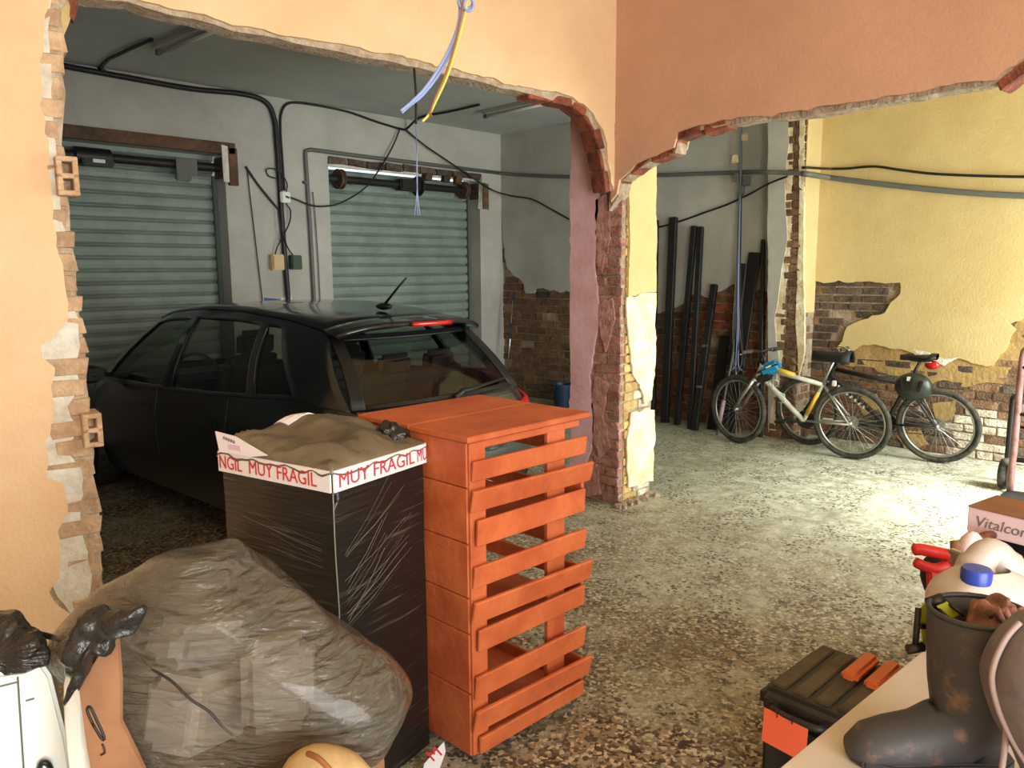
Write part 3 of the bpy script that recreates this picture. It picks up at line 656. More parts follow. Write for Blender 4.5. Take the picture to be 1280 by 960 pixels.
for f0, f1 in ((.93, 1.0), (.55, .70)): MB().tube([a.lerp(b, f0), a.lerp(b, f1)], .018, 8).build('grip', 'blue_plastic', t, True)
MB().box((0, 0, .05), (.06, .28, .10)).build('brush_head', 'blue_plastic', t, bevel=.01)

# ---------------------------------------------------------------- the car
mat('car_paint', (22, 30, 34), .28, metal=.35, coat=.8)
mat('car_trim', (16, 17, 18), .5); mat('tyre', (26, 26, 25), .85, vary=(58, 54, 46), vscale=20); mat('car_seat', (40, 38, 36), .9)
mat('red_lens', (176, 26, 26), .15); mat('rim', (150, 150, 150), .35, metal=.9); mat('lens_clear', (210, 214, 214), .1)
glass('car_glass', (.62, .66, .62), .10)
CARX, CARY, CARA = 2.96, 3.385, R(92.9)
car = thing('car', 'dark blue-black hatchback car parked nose towards the shutters', 'car', (CARX, CARY, 0), CARA)
belt = [(.10, .665, .935), (.25, .735, .95), (.45, .79, .985), (.8, .825, .96), (1.4, .845, .925), (2.2, .85, .90), (2.8, .835, .885), (3.08, .78, .885), (3.5, .74, .85), (3.85, .64, .74), (4.02, .48, .62)]
def bl(x): return V((x, interp([(p[0], p[1]) for p in belt], x), interp([(p[0], p[2]) for p in belt], x)))
rail = [(.46, .535, 1.325), (.8, .57, 1.39), (1.3, .59, 1.428), (1.8, .59, 1.428), (2.25, .57, 1.395), (2.55, .54, 1.335)]
def rl(x): return V((x, interp([(p[0], p[1]) for p in rail], x), interp([(p[0], p[2]) for p in rail], x)))
def wid(x): return interp([(0, .70), (.1, .77), (.3, .83), (.6, .87), (1, .888), (3.0, .888), (3.5, .86), (3.85, .74), (4.02, .56), (4.06, .5)], x)
rows = [(.19, .90, .10), (.27, .95, .04), (.42, .985, .0), (.60, 1.0, .0), (.72, 1.0, .02), (.83, .97, .035)]   # height, width factor, rear setback
xs = [0, .05, .10, .25, .45, .62, .78, .9, 1.1, 1.3, 1.5, 1.7, 1.95, 2.2, 2.5, 2.8, 2.95, 3.08, 3.2, 3.35, 3.5, 3.7, 3.85, 3.95, 4.02]
def side(i, j):
    x = xs[i]; zb = bl(max(x, .10)).z
    if j == len(rows):
        return bl(x) if x >= .10 else V((.10 - (.10 - x) * .5, interp([(0, .62), (.10, .665)], x), .935 - (.10 - x) * .3))
    h, fw_, sb = rows[j]; hz = h if x < 3.0 else min(h, .19 + (h - .19) * (zb - .22) / .70)
    back = max(0, 1 - x / .9); front = max(0, (x - 3.2) / .82) ** 2
    return V((x + sb * back + (-.16 * front if j == 0 else (-.05 * front if j == 1 else 0)), wid(x) * fw_, hz))
m = MB(); nr = len(rows) + 1
for sy in (1, -1):
    m.add([V((p.x, p.y * sy, p.z)) for i in range(len(xs)) for p in [side(i, j) for j in range(nr)]], [(i * nr + j, i * nr + j + 1, (i + 1) * nr + j + 1, (i + 1) * nr + j) for i in range(len(xs) - 1) for j in range(nr - 1)])
def cap(i, bow):   # rear or front face between both sides
    def fn(u, v):
        j = v * (nr - 1); p = side(i, int(round(j))); y = p.y * (1 - 2 * u); return V((p.x + bow * (1 - (1 - 2 * u) ** 2), y, p.z))
    return fn
m.grid(cap(0, -.06), 14, nr - 1); m.grid(cap(len(xs) - 1, .05), 14, nr - 1)
def hood(u, v): p = bl(3.08 + u * .94); y = 1 - 2 * v; return V((p.x + (.05 * u + .13 * (1 - u)) * (1 - y * y), p.y * y, p.z + .05 * (1 - y * y)))
m.grid(hood, 8, 12)
def sill_under(u, v): x = .12 + u * 3.7; return V((x, (1 - 2 * v) * wid(x) * .88, .20))
m.grid(sill_under, 8, 2)
m.build('body', 'car_paint', car, smooth=38, weld=True)
def topgate(u, v):   # tailgate shelf from the rear face up to the window base
    y = 1 - 2 * u; a = side(0, nr - 1); b = bl(.10); p = V((a.x - .06 * (1 - y * y), a.y * y, a.z)); q = V((b.x - .085 * (1 - y * y), b.y * y, b.z + .005)); return p.lerp(q, v)
MB().grid(topgate, 14, 2).build('tailgate', 'car_paint', car, True, solid=.01)
bx_ = [.10, .44, .80, .87, 1.80, 1.92, 2.95, 3.08]; rx_ = [.46, .86, .98, 1.04, 1.80, 1.88, 2.42, 2.55]
def gh(u, t, sy, off=0):
    k = min(int(u), 6); f = u - k; a = bl(bx_[k] + (bx_[k + 1] - bx_[k]) * f); b = rl(rx_[k] + (rx_[k + 1] - rx_[k]) * f)
    p = a.lerp(b, t); p.y += .035 * math.sin(math.pi * t) + off; p.y *= sy; return p
for sy, nm in ((1, 'left'), (-1, 'right')):
    fr = MB()
    for k in range(7):
        win = k in (1, 3, 5)
        for t0, t1 in ((0, .05), (.05, .90), (.90, 1)):
            if win and t0 == .05: continue
            fr.grid(lambda u, v, k=k, t0=t0, t1=t1: gh(k + u, t0 + (t1 - t0) * v, sy), 6, 4, sy < 0)
    fr.build('side_frame', 'car_paint' , car, 35, solid=.02, weld=True)
    for k, wn in ((1, 'quarter_window'), (3, 'rear_door_window'), (5, 'front_door_window')):
        MB().grid(lambda u, v, k=k: gh(k + u, .05 + .85 * v, sy, -.008), 8, 5, sy < 0).build(wn, 'car_glass', car, True)
    pl = MB().grid(lambda u, v: gh(4 + u, .03 + .9 * v, sy, .006), 2, 4, sy < 0).build('door_pillar', 'car_trim', car, True, solid=.01)
    # door seams, handles, mirror
    for xx in (1.05, 1.98, 3.02):
        sm = MB(); sm.tube([V((xx + (.10 if xx < 1.5 and zz < .5 else 0) * 0 + .02 * (zz - .6), sy * (wid(xx) * f + .001), zz)) for zz, f in ((.24, .93), (.42, .985), (.60, 1.0), (.74, 1.0), (.86, .975), (.93, .957))], .004, 5); sm.build('door_seam', 'car_trim', car)
    for xx in (1.25, 2.18):
        MB().box((xx, sy * (wid(xx) * .995 + .008), .76), (.20, .03, .035)).build('door_handle', 'car_paint', car, bevel=.012)
    mir = MB().ball((2.78, sy * .985, .955), (.085, .11, .07)).build('mirror', 'car_paint', car, True)
    MB().box((2.705, sy * .99, .955), (.012, .15, .09)).build('mirror_glass', 'dark_steel', mir, bevel=.004, world=False).location -= mir.location
    MB().bar((2.82, sy * .84, .93), (2.80, sy * .92, .96), .05, .03).build('mirror_stalk', 'car_trim', car)
def wind(u, v, o=0): y = 1 - 2 * u; a = bl(3.08); b = rl(2.55); p = V((a.x + .13 * (1 - y * y), a.y * y, a.z + .035 * (1 - y * y))); q = V((b.x + .10 * (1 - y * y), b.y * y, b.z + .05 * (1 - y * y))); return p.lerp(q, v)
MB().grid(wind, 14, 6).build('windscreen', 'car_glass', car, True)
def roof(u, v): x = .46 + u * 2.09; p = rl(x); y = 1 - 2 * v; e = max(0, (x - 2.1) / .45); b = max(0, (.9 - x) / .44); return V((p.x + (.10 * e - .13 * b) * (1 - y * y), p.y * y, p.z + .012 + (.028 + .01 * e + .03 * b) * (1 - y ** 4)))
MB().grid(roof, 16, 14).build('roof', 'car_paint', car, True, solid=.02)
def rwin(u, v, o=0): y = 1 - 2 * u; a = bl(.10); b = rl(.46); p = V((a.x - .085 * (1 - y * y), a.y * y, a.z)); q = V((b.x - .10 * (1 - y * y), b.y * y, b.z - .01)); w_ = p.lerp(q, v); w_.x -= .03 * math.sin(math.pi * v) + o; return w_
MB().grid(lambda u, v: rwin(.06 + .88 * u, .07 + .86 * v), 14, 7).build('rear_window', 'car_glass', car, True)
m = MB()
for u0, u1, v0, v1 in ((0, .06, 0, 1), (.94, 1, 0, 1), (.06, .94, 0, .07), (.06, .94, .93, 1)): m.grid(lambda u, v: rwin(u0 + (u1 - u0) * u, v0 + (v1 - v0) * v), 8, 6)
m.build('rear_window_frame', 'car_trim', car, True, solid=.012, weld=True)
def sp(u, v): # spoiler lip over the rear window
    y = 1 - 2 * u; b = rl(.46); x0 = b.x - .13 * (1 - y * y); return V((x0 + .02 - v * (.17 - .03 * y * y), b.y * y * (1.03 + .02 * v), b.z + .014 + .060 * (1 - y ** 4) - .025 * v))
spo = MB().grid(sp, 18, 4).build('spoiler', 'car_paint', car, True, solid=.028)
def bk(u, v): p = sp(.36 + .28 * u, 1); return V((p.x - .016, p.y, p.z - .014 + .028 * v))
MB().grid(bk, 8, 1).build('brake_light', 'red_lens', car, True, solid=.012)
an = MB().ball((.62, 0, 1.462), (.075, .03, .022)).build('antenna_base', 'car_trim', car, True)
MB().tube([(.62, 0, 1.47), (.48, 0, 1.58), (.40, 0, 1.64)], [.009, .007, .006], 8).build('antenna_rod', 'car_trim', car, True)
w0 = rwin(.62, .10, .03); w1 = rwin(.90, .16, .035)
MB().tube([rwin(.5, .02, .03), rwin(.56, .10, .035), w0, w1], [.022, .018, .012, .008], 7).build('rear_wiper', 'car_trim', car, True)
for sy in (1, -1):
    m = MB()
    def tl(u, v, sy=sy):
        z = .72 + .19 * v
        if u < .5: y = interp([(0, .56), (.5, .70)], u); x = -.025 + .05 * v + .07 * u
        else: y = interp([(.5, .70), (1, .835 - .03 * v)], u); x = .01 + .05 * v + (u - .5) * .44
        return V((x - .008, sy * (y + .006), z - .09 * (1 - u) * v))
    MB().grid(tl, 10, 3, sy < 0).build('tail_light', 'red_lens', car, True, solid=.02)
    MB().ball((3.86, sy * .60, .68), (.16, .13, .07)).build('headlight', 'lens_clear', car, True)
    for xx in (.72, 3.28):
        def arch(u, v, xx=xx, sy=sy):
            a = math.pi * (1.12 * u - .06); p = V((xx + .37 * v * math.cos(a), 0, max(.20, .315 + .37 * v * math.sin(a))))
            p.y = sy * (wid(p.x) * interp([(r_[0], r_[1]) for r_ in rows], p.z) + .005); return p
        MB().grid(arch, 20, 4).build('wheel_arch', 'car_trim', car)
        wh = MB().lathe([(.20, -.09), (.29, -.10), (.313, -.07), (.315, .0), (.313, .07), (.29, .10), (.20, .09)], 28, (xx, sy * .80, .315), Matrix.Rotation(R(-90 * sy), 3, 'X')).build('wheel', 'tyre', car, smooth=40)
        r_ = MB(); r_.lathe([(.205, -.08), (.21, .085), (.20, .09), (.19, .06)], 28, (0, 0, .315), Matrix.Rotation(R(-90 * sy), 3, 'X'))
        for q in range(5):
            a = q * 2 * math.pi / 5; r_.bar((.03 * math.cos(a), sy * .085, .315 + .03 * math.sin(a)), (.195 * math.cos(a), sy * .075, .315 + .195 * math.sin(a)), .05, .02, (0, 1, 0))
        r_.lathe([(0, .06), (.05, .06), (.045, .095), (0, .10)], 12, (0, 0, .315), Matrix.Rotation(R(-90 * sy), 3, 'X'))
        r_.build('rim', 'rim', wh, centre=False, smooth=40)
MB().box((-.062, 0, .44), (.01, .52, .11)).build('number_plate', 'white_plastic', car, bevel=.003)
MB().box((.02, 0, .32), (.12, .9, .12)).build('bumper_insert', 'car_trim', car, bevel=.03)
pt = side(0, 5)
text('Ibiza', .13, frame((-.070, -.13, .645), (0, -1, 0), (0, 0, 1)), 'tailgate_script', 'chrome', car, shear=.35, fit=.20, extrude=.004)
# cabin
for yy in (.36, -.36):
    st = MB().box((1.95, yy, .52), (.52, .50, .18)).build('front_seat', 'car_seat', car, bevel=.06)
    MB().box((1.66, yy, .84), (.16, .46, .58), Matrix.Rotation(R(-14), 3, 'Y')).build('seat_back', 'car_seat', car, bevel=.06)
    MB().box((1.56, yy, 1.20), (.10, .27, .19), Matrix.Rotation(R(-10), 3, 'Y')).build('headrest', 'car_seat', car, bevel=.04)
MB().box((.62, 0, .80), (.16, 1.25, .52), Matrix.Rotation(R(-16), 3, 'Y')).build('rear_bench', 'car_seat', car, bevel=.05)
for yy in (.38, 0, -.38): MB().box((.54, yy, 1.10), (.09, .26, .14), Matrix.Rotation(R(-12), 3, 'Y')).build('headrest', 'car_seat', car, bevel=.035)
MB().box((2.75, 0, .80), (.50, 1.4, .22)).build('dashboard', 'car_trim', car, bevel=.05)
MB().tube([(2.42 + .04 * math.sin(a), .36 + .18 * math.cos(a), .90 + .17 * math.sin(a)) for a in [k * math.pi / 9 for k in range(18)]], .014, 7, True).build('steering_wheel', 'car_trim', car, True)

# ---------------------------------------------------------------- bicycles
mat('bike_white', (196, 198, 186), .35, vary=(160, 158, 140), vscale=9); mat('bike_black', (26, 25, 24), .4); mat('bike_yellow', (210, 170, 58), .4)
mat('rubber', (34, 34, 32), .85, vary=(76, 72, 60), vscale=16); mat('alloy', (168, 170, 164), .35, metal=.8); mat('spoke', (150, 150, 144), .4, metal=.6)
mat('decal_white', (214, 214, 206), .5); mat('orange_lens', (222, 118, 36), .3)
def bicycle(label, rear, front, lean, steer, dark, saddle_bag=False):
    rear, front = V(rear), V(front); u = (front - rear).normalized(); wb = (front - rear).length; a = math.atan2(u.y, u.x)
    Mx = Matrix.Translation(rear) @ Matrix.Rotation(a, 4, 'Z') @ Matrix.Rotation(lean, 4, 'X')
    t = thing('bicycle', label, 'bicycle', mtx=Mx); r = .335
    RA = V((0, 0, r)); FA = V((wb, 0, r)); BB = V((.42, 0, .30)); SC = V((.25, 0, .66 if not dark else .68)); HT = V((wb - .27, 0, .80)); HB = V((wb - .225, 0, .68))
    axis = (HT - HB).normalized()
    def st(p): return HB + Matrix.Rotation(steer, 3, axis) @ (V(p) - HB)
    fm = 'bike_black' if dark else 'bike_white'; tr = .021
    fr = MB(); top_end = SC.lerp(BB, .05)
    for p, q, rr in ((HB.lerp(HT, .25), BB, .024), (BB, SC, .018)): fr.tube([p, q], rr, 10)
    fr.tube([HB, HT], .026, 10)
    f_ = fr.build('frame', fm, t, 40)
    MB().tube([HT.lerp(HB, .25), SC], tr, 10).build('top_tube', fm, t, True)
    for sy in (.06, -.06):
        MB().tube([SC, RA + V((0, sy, 0))], .010, 7).build('seat_stay', fm if dark else 'alloy', t, True)
        MB().tube([BB, RA + V((0, sy, 0))], .011, 7).build('chain_stay', fm if dark else 'alloy', t, True)
    if dark:
        for k in range(7):
            p = HB.lerp(BB, .18 + k * .075); MB().box(p + V((0, 0, 0)), (.03, .052, .016), Matrix.Rotation(.5 if k % 2 else 1.3, 3, 'Y')).build('decal', 'decal_white', f_, world=False).location -= f_.location
    else:
        s_ = MB().tube([BB.lerp(SC, .18), BB.lerp(SC, .80)], .0195, 10).build('frame_band', 'bike_yellow', t, True)
        MB().tube([HT.lerp(SC, .18), HT.lerp(SC, .55)], .0225, 10).build('frame_band', 'bike_yellow', t, True)
        c_ = BB.lerp(HB, .55) + V((-.02, .03, .05)); MB().tube([c_ + V(q) for q in ((0, 0, .10), (.05, 0, .12), (.06, 0, .03), (-.05, 0, -.02), (-.06, 0, -.09), (0, 0, -.10))], .004, 6).build('bottle_cage', 'decal_white', t, True)
    fk = MB()
    for sy in (.055, -.055): fk.tube([st(HB + V((.01, sy, -.03))), st(HB.lerp(FA, .5) + V((0, sy, 0))), st(FA + V((0, sy, 0)))], [.018, .016, .011], 8)
    fk.tube([st(HB + V((.01, -.06, -.03))), st(HB + V((.01, .06, -.03)))], .02, 8); fk.build('fork', 'alloy' if not dark else 'bike_black', t, True)
    stem = st(HT + axis * .06); bar = st(HT + axis * .09 + V((.07, 0, .03)))
    MB().tube([HT, stem, bar], .016, 8).build('stem', 'bike_black', t, True)
    wv = Matrix.Rotation(steer, 3, axis) @ V((0, 1, 0)); hw = .21 if dark else .27
    MB().tube(spline([bar + wv * k + V((-.03 * abs(k) / hw, 0, .02 * (abs(k) > .1))) for k in (-hw, -.12, 0, .12, hw)], 3), .012, 8).build('handlebar', 'bike_black', t, True)
    for s in (-1, 1):
        g = bar + wv * s * hw + V((-.03, 0, .02)); MB().tube([g - wv * s * .11, g + wv * s * .012], .018, 8).build('grip', 'rubber', t, True)
        MB().tube([g - wv * s * .13, g - wv * s * .12 + V((.05, 0, -.015)), g - wv * s * .03 + V((.055, 0, -.03))], .006, 6).build('brake_lever', 'alloy', t, True)
    MB().tube(spline([bar + wv * .12, bar + V((.10, 0, .02)), st(HB + V((.06, 0, .02))), st(HB + V((.03, 0, -.05)))], 4), .004, 6).build('brake_cable', 'black_cable', t, True)
    sd = V((.15, 0, .90))
    MB().tube([SC, sd], .013, 8).build('seat_post', 'bike_black' if dark else 'alloy', t, True)
    m = MB()
    def sad(uu, vv):
        x = -.13 + .29 * uu; w_ = interp([(0, .055), (.15, .085), (.4, .06), (.7, .026), (1, .018)], uu); q = vv * 2 * math.pi; return sd + V((x, w_ * math.cos(q), .02 + .026 * math.sin(q) + .012 * (1 - uu) + (.012 if uu < .2 else 0)))
    m.grid(sad, 12, 12); m.build('saddle', 'bike_black', t, True, weld=True)
    for sy in (.025, -.025): MB().tube([sd + V((-.09, sy, .0)), sd + V((0, sy * .6, -.012)), sd + V((.11, sy * .5, .006))], .004, 6).build('saddle_rail', 'alloy', t, True)
    if saddle_bag: MB().ball(sd + V((-.09, 0, -.03)), (.06, .035, .04)).build('tail_light', 'red_lens', t, True)
    else: MB().box(SC + V((-.10, 0, .02)), (.035, .03, .05)).build('reflector', 'decal_white', t, bevel=.006)
    Rw = Matrix.Rotation(R(90), 3, 'X')
    for ctr, isf in ((RA, 0), (FA, 1)):
        T = (lambda p: st(V(p))) if isf else (lambda p: V(p))
        ring = lambda rad, y=0, n=40: [T(ctr + V((rad * math.cos(2 * math.pi * k / n), y, rad * math.sin(2 * math.pi * k / n)))) for k in range(n)]
        wl = MB().tube(ring(r - .024), .024, 8, True).build('front_wheel' if isf else 'rear_wheel', 'rubber', t, True)
        rim = MB().tube(ring(r - .056), .0105, 6, True).build('rim', 'alloy', wl, True); rim.location -= wl.location
        sp_ = MB()
        for k in range(28):
            q = 2 * math.pi * k / 28; q2 = q + (.35 if k % 2 else -.35); sy = .022 if k % 4 < 2 else -.022
            sp_.tube([T(ctr + V((.02 * math.cos(q2), sy, .02 * math.sin(q2)))), T(ctr + V(((r - .06) * math.cos(q), 0, (r - .06) * math.sin(q))))], .0019, 4)
        o = sp_.build('spokes', 'spoke', wl); o.location -= wl.location
        hb_ = MB().tube([T(ctr + V((0, -.05, 0))), T(ctr + V((0, .05, 0)))], .017, 8).build('hub', 'alloy', wl, True); hb_.location -= wl.location
    for side_, rr, y_ in (('chainring', .085, .045), ('sprocket', .05, .04)):
        c_ = BB if side_ == 'chainring' else RA
        MB().lathe([(rr - .018, -.003), (rr, -.003), (rr, .003), (rr - .018, .003)], 24, c_ + V((0, -y_, 0)), Rw).build(side_, 'dark_steel' if side_ == 'chainring' else 'alloy', t)
    for s, y_ in ((1, .075), (-1, -.075)):
        e_ = BB + V((.165 * s, y_, .01 * s)); MB().bar(BB + V((0, y_ * .7, 0)), e_, .022, .014, (0, 1, 0)).build('crank', 'dark_steel', t, bevel=.003)
        MB().box(e_ + V((0, .05 * s, 0)), (.09, .08, .022)).build('pedal', 'decal_white' if (s < 0 and not dark) else 'bike_black', t, bevel=.004)
    ch = MB(); ch.tube([BB + V((0, -.045, .083)), RA + V((0, -.04, .048))], .004, 5); ch.tube([BB + V((0, -.045, -.083)), RA + V((.02, -.04, -.10)), RA + V((0, -.04, -.05))], .004, 5); ch.build('chain', 'dark_steel', t)
    return t, Mx, dict(HT=HT, HB=HB, SC=SC, sd=sd, bar=bar)
b1, M1, k1 = bicycle('white and yellow mountain bicycle standing in front of the black bicycle', (6.90, 2.56, 0), (6.83, 3.63, 0), R(-7), R(-18), False)
b2, M2, k2 = bicycle('black bicycle leaning against the yellow wall behind the white bicycle', (7.27, 1.97, 0), (7.20, 3.10, 0), R(-8), R(-12), True, True)
mat('blue_bag', (34, 132, 176), .55); mat('bag_black', (26, 26, 28), .7)
p = M1 @ (k1['HT'].lerp(k1['SC'], .14) + V((0, 0, -.01)))
t = thing('handlebar_bag', 'bright blue frame bag strapped behind the white bicycle handlebar', 'bag', p, math.atan2((V((6.86, 3.63, 0)) - V((6.93, 2.56, 0))).y, -.07))
RZ_ = Matrix.Rotation(R(28), 3, 'Y')
MB().box((0, 0, 0), (.20, .10, .12), RZ_).build('pouch', 'blue_bag', t, bevel=.03, seg=3)
MB().box((.02, .0, .0), (.21, .108, .02), RZ_).build('zip_band', 'bag_black', t, bevel=.006)
MB().box((.05, 0, -.09), (.15, .08, .08), RZ_).build('lower_pocket', 'bag_black', t, bevel=.02)
MB().box((0, .054, .02), (.05, .004, .014), RZ_).build('badge', 'decal_white', t)
# helmet hanging on the black bicycle
mat('helmet_green', (44, 50, 44), .35, vary=(30, 34, 32), vscale=8)
p = M2 @ V((.17, .12, .70)); t = thing('helmet', 'dark cycling helmet hanging under the black bicycle saddle', 'helmet', p, R(92))
shell = MB().ball((0, 0, 0), (.15, .085, .12), n=22, m=14).build('shell', 'helmet_green', t, True)
for x in (-.07, 0, .07): MB().box((x, .078, .02 + .01 * (x == 0)), (.026, .03, .10), Matrix.Rotation(x * 3, 3, 'Y')).build('vent', 'black_plastic', t, bevel=.008)
MB().box((.02, .083, .075), (.025, .012, .035)).build('sticker', 'decal_white', t)
MB().tube(spline([(-.10, .02, -.06), (-.05, .03, -.15), (.03, .03, -.16), (.09, .02, -.07)], 4), .006, 6).build('chin_strap', 'bag_black', t, True)
p = M1 @ (k1['sd'] + V((0, 0, .02)))
t = thing('saddle_cover', 'black padded saddle cover lying over the white bicycle saddle', 'saddle cover', p, R(93))
def cov(uu, vv):
    x = -.15 + .34 * uu; w_ = interp([(0, .07), (.15, .10), (.45, .08), (.8, .045), (1, .02)], uu); q = math.pi * (vv * 1.3 - .15); return V((x, w_ * math.cos(q), -.015 + (.055 + .02 * (uu < .2)) * math.sin(q)))
MB().grid(cov, 14, 10).build('pad', 'bag_black', t, True, solid=.008)
MB().tube([(-.05 + .07 * math.cos(a), 0, .055 + .035 * math.sin(a)) for a in [math.pi * k / 8 for k in range(9)]], .006, 6).build('drawcord', 'chrome', t, True)

# ---------------------------------------------------------------- steel lengths leaning on the grey wall
def post(name, label, foot, head, wx, wy, m='dark_steel', grp=None, slots=False, off=0):
    yy = foot[1]
    while G(foot[0], yy).x > XG - .24 - off: yy += .5
    f = G(foot[0], yy); h = PX(*head, XG - .02 - wy / 2 - off)
    t = thing(name, label, 'steel profile' if 'board' not in name else 'board', f, 0, grp)
    b = MB().bar(f, h, wx, wy, (1, 0, 0)).build('profile', m, t, world=True, bevel=.003, seg=1)
    u = (h - f).normalized(); MB().bar(h, h + u * .004, wx * .8, wy * .8, (1, 0, 0)).build('end_cap', 'black_plastic', t, world=True)
    if slots:
        for k in range(6):
            c = f.lerp(h, .15 + k * .14); MB().bar(c - V((wy / 2, 0, 0)), c - V((wy / 2, 0, 0)) + u * .03, wx * 1.04, .006, (1, 0, 0)).build('band', 'chrome' if k in (1, 3) else 'dark_steel', t, world=True)
    return t
gp = 'tall steel profiles against the grey wall'; tl_ = 'tall dark steel profile leaning against the grey garage wall'
post('steel_profile', 'tall broad dark steel profile leaning alone between pillar and profile pair', (831, 528), (842, 272), .09, .05, grp=gp)
post('steel_profile', 'tall steel profile slanting across to meet its upright twin', (846, 531), (868, 283), .06, .05, grp=gp)
post('steel_profile', 'tall upright steel profile of the pair, beside the slotted rails', (863, 536), (876, 284), .06, .05, grp=gp)
post('steel_profile', 'tall thin steel profile half hidden behind the corner pillar', (816, 526), (820, 276), .05, .05, grp=gp)
post('slotted_rail', 'short bundle of slotted rails with bright bands leaning on bare brick', (868, 538), (893, 356), .07, .05, slots=True)
post('dark_board', 'broad black board leaning beside the wall stub', (911, 530), (944, 316), .13, .03)
post('dark_board', 'narrower black board leaning in front of the broad black board', (905, 533), (930, 330), .07, .03, off=.07)
post('dark_board', 'short black board leaning low on bare brick', (890, 532), (906, 420), .11, .03)
post('steel_profile', 'dark steel profile standing tight against the wall stub', (950.5, 536), (954, 300), .035, .04)
mat('mop_pink', (176, 150, 156), .6)
fo = G(896, 544); he = PX(917, 440, XG - .275)
t = thing('mop_stick', 'thin pole with a pink printed sleeve leaning by the bicycle wheel', 'pole', fo)
he = V((he.x, he.y, he.z)); MB().tube([fo, he], .011, 8).build('stick', 'grey_conduit', t, True, world=True)
MB().tube([fo.lerp(he, .15), fo.lerp(he, .42)], .022, 8).build('sleeve', 'mop_pink', t, True, world=True)
# old bundle of cables hanging by the stub
t = thing('cable_bundle', 'tangled bundle of thin cables hanging down the grey wall', 'cables', PX(925, 500, XG - .15))
rnd = random.Random(5)
for k in range(9):
    e = rnd.uniform(-1, 1); pts = [PX(927, 155, XG - .05), PX(926 + e, 190, XG - .062), PX(926 + e, 218, XG - .066), PX(925 + 2 * e, 260, XG - .08), PX(923 + 3 * e, 340, XG - .15), PX(922 + 6 * e, 410, XG - .215), PX(920 + 16 * e * rnd.random(), 455, XG - .275), PX(920 + 12 * rnd.uniform(-1, 1), 500 - rnd.uniform(0, 40), XG - .31)]
    MB().tube(spline(pts, 4), .0045, 5).build('strand', ('blue_wire', 'grey_conduit', 'black_cable')[k % 3], t, True, world=True)
for q, s in (((931, 172), .07), ((919, 198), .075)):
    p = PX(*q, XG - .05); MB().box(p, (.03, s, s * 1.2), jit=.012).build('plaster_lump', 'lime_white', t, world=True, bevel=.008)
for q in ((921, 222), (934, 226), (927, 238)): MB().box(PX(*q, XG - .07), (.04, .05, .09), jit=.004).build('connector', 'grey_conduit', t, world=True)

# ---------------------------------------------------------------- hand truck at the edge of the bicycle room
mat('pink_tube', (150, 112, 112), .55, vary=(112, 74, 66), vscale=12)
f = G(1262, 616)
t = thing('hand_truck', 'worn pinkish tubular hand truck standing before the yellow wall', 'hand truck', f)
z1 = PX(1270, 432, f.x).z; lo = V((f.x, f.y, .02)); wdt = .42
for dy in (0, -wdt):
    MB().tube(spline([lo + V((0, dy, 0)), lo + V((.02, dy, .5)), V((f.x + .03, f.y + dy, z1 - .12)), V((f.x + .05, f.y + dy * .93 - (.02 if not dy else -.02), z1 - .02)), V((f.x + .07, f.y - .10 if not dy else f.y - wdt + .10, z1 + .03))], 5), .024, 10).build('upright', 'pink_tube', t, True, world=True)
MB().tube([V((f.x + .07, f.y - .10, z1 + .03)), V((f.x + .07, f.y - wdt + .10, z1 + .03))], .024, 10).build('handle', 'pink_tube', t, True, world=True)
for zz in (.25, .6, .95): MB().tube([V((f.x + .02, f.y, zz)), V((f.x + .02, f.y - wdt, zz))], .014, 8).build('crossbar', 'dark_steel', t, True, world=True)
MB().box((f.x - .10, f.y - wdt / 2, .012), (.24, wdt + .04, .012)).build('toe_plate', 'dark_steel', t, world=True)
for dy in (.06, -wdt - .06): MB().lathe([(.04, -.025), (.11, -.03), (.12, 0), (.11, .03), (.04, .025)], 20, (f.x + .10, f.y + dy, .12), Matrix.Rotation(R(90), 3, 'X')).build('wheel', 'rubber', t, True, world=True)
g = G(1257, 602.5)
t = thing('folding_frame', 'black tubular frame standing behind the hand truck', 'frame', g)
zt = PX(1262, 492, g.x).z
MB().tube(spline([g, V((g.x, g.y, zt - .1)), V((g.x, g.y - .02, zt - .02)), V((g.x, g.y - .10, zt)), V((g.x, g.y - .36, zt)), V((g.x, g.y - .42, zt - .06)), V((g.x, g.y - .43, 0))], 5), .022, 10).build('hoop', 'black_plastic', t, True, world=True)
for zz in (.2, .45): MB().tube([V((g.x, g.y, zz)), V((g.x, g.y - .43, zz))], .012, 8).build('rung', 'black_plastic', t, True, world=True)

# ---------------------------------------------------------------- orange crate tower on castors
mat('orange_wood', (200, 108, 62), .5, vary=(172, 80, 42), vscale=5, bump=.15, bscale=30, rnd=.10); mat('castor_grey', (128, 132, 136), .5)
CX0, CX1, CY0, CY1, CZ = 1.63, 2.21, 1.80, 2.38, 1.155
tower = thing('crate_tower', 'tall orange-stained wooden tower of slatted crates on castors', 'crate tower', ((CX0 + CX1) / 2, (CY0 + CY1) / 2, 0))
def cb(name, x0, x1, y0, y1, z0, z1, m='orange_wood', rot=None, bev=.004):
    return MB().box(((x0 + x1) / 2, (y0 + y1) / 2, (z0 + z1) / 2), (x1 - x0, y1 - y0, z1 - z0), rot).build(name, m, tower, world=True, bevel=bev, seg=1)
cb('top_board', CX0 - .012, CX1 + .03, CY0 - .012, CY0 + .29, CZ - .022, CZ); cb('top_board', CX0 - .012, CX1 + .03, CY0 + .292, CY1 + .02, CZ - .022, CZ)
def zpx(y):   # height on the tower's near corner seen at picture row y
    lo, hi = 0, 2
    for _ in range(40):
        md = (lo + hi) / 2; v_ = V((CX0, CY0, md)) - CAM
        if 480 - F * v_.dot(UP) / v_.dot(FW) > y: lo = md
        else: hi = md
    return md
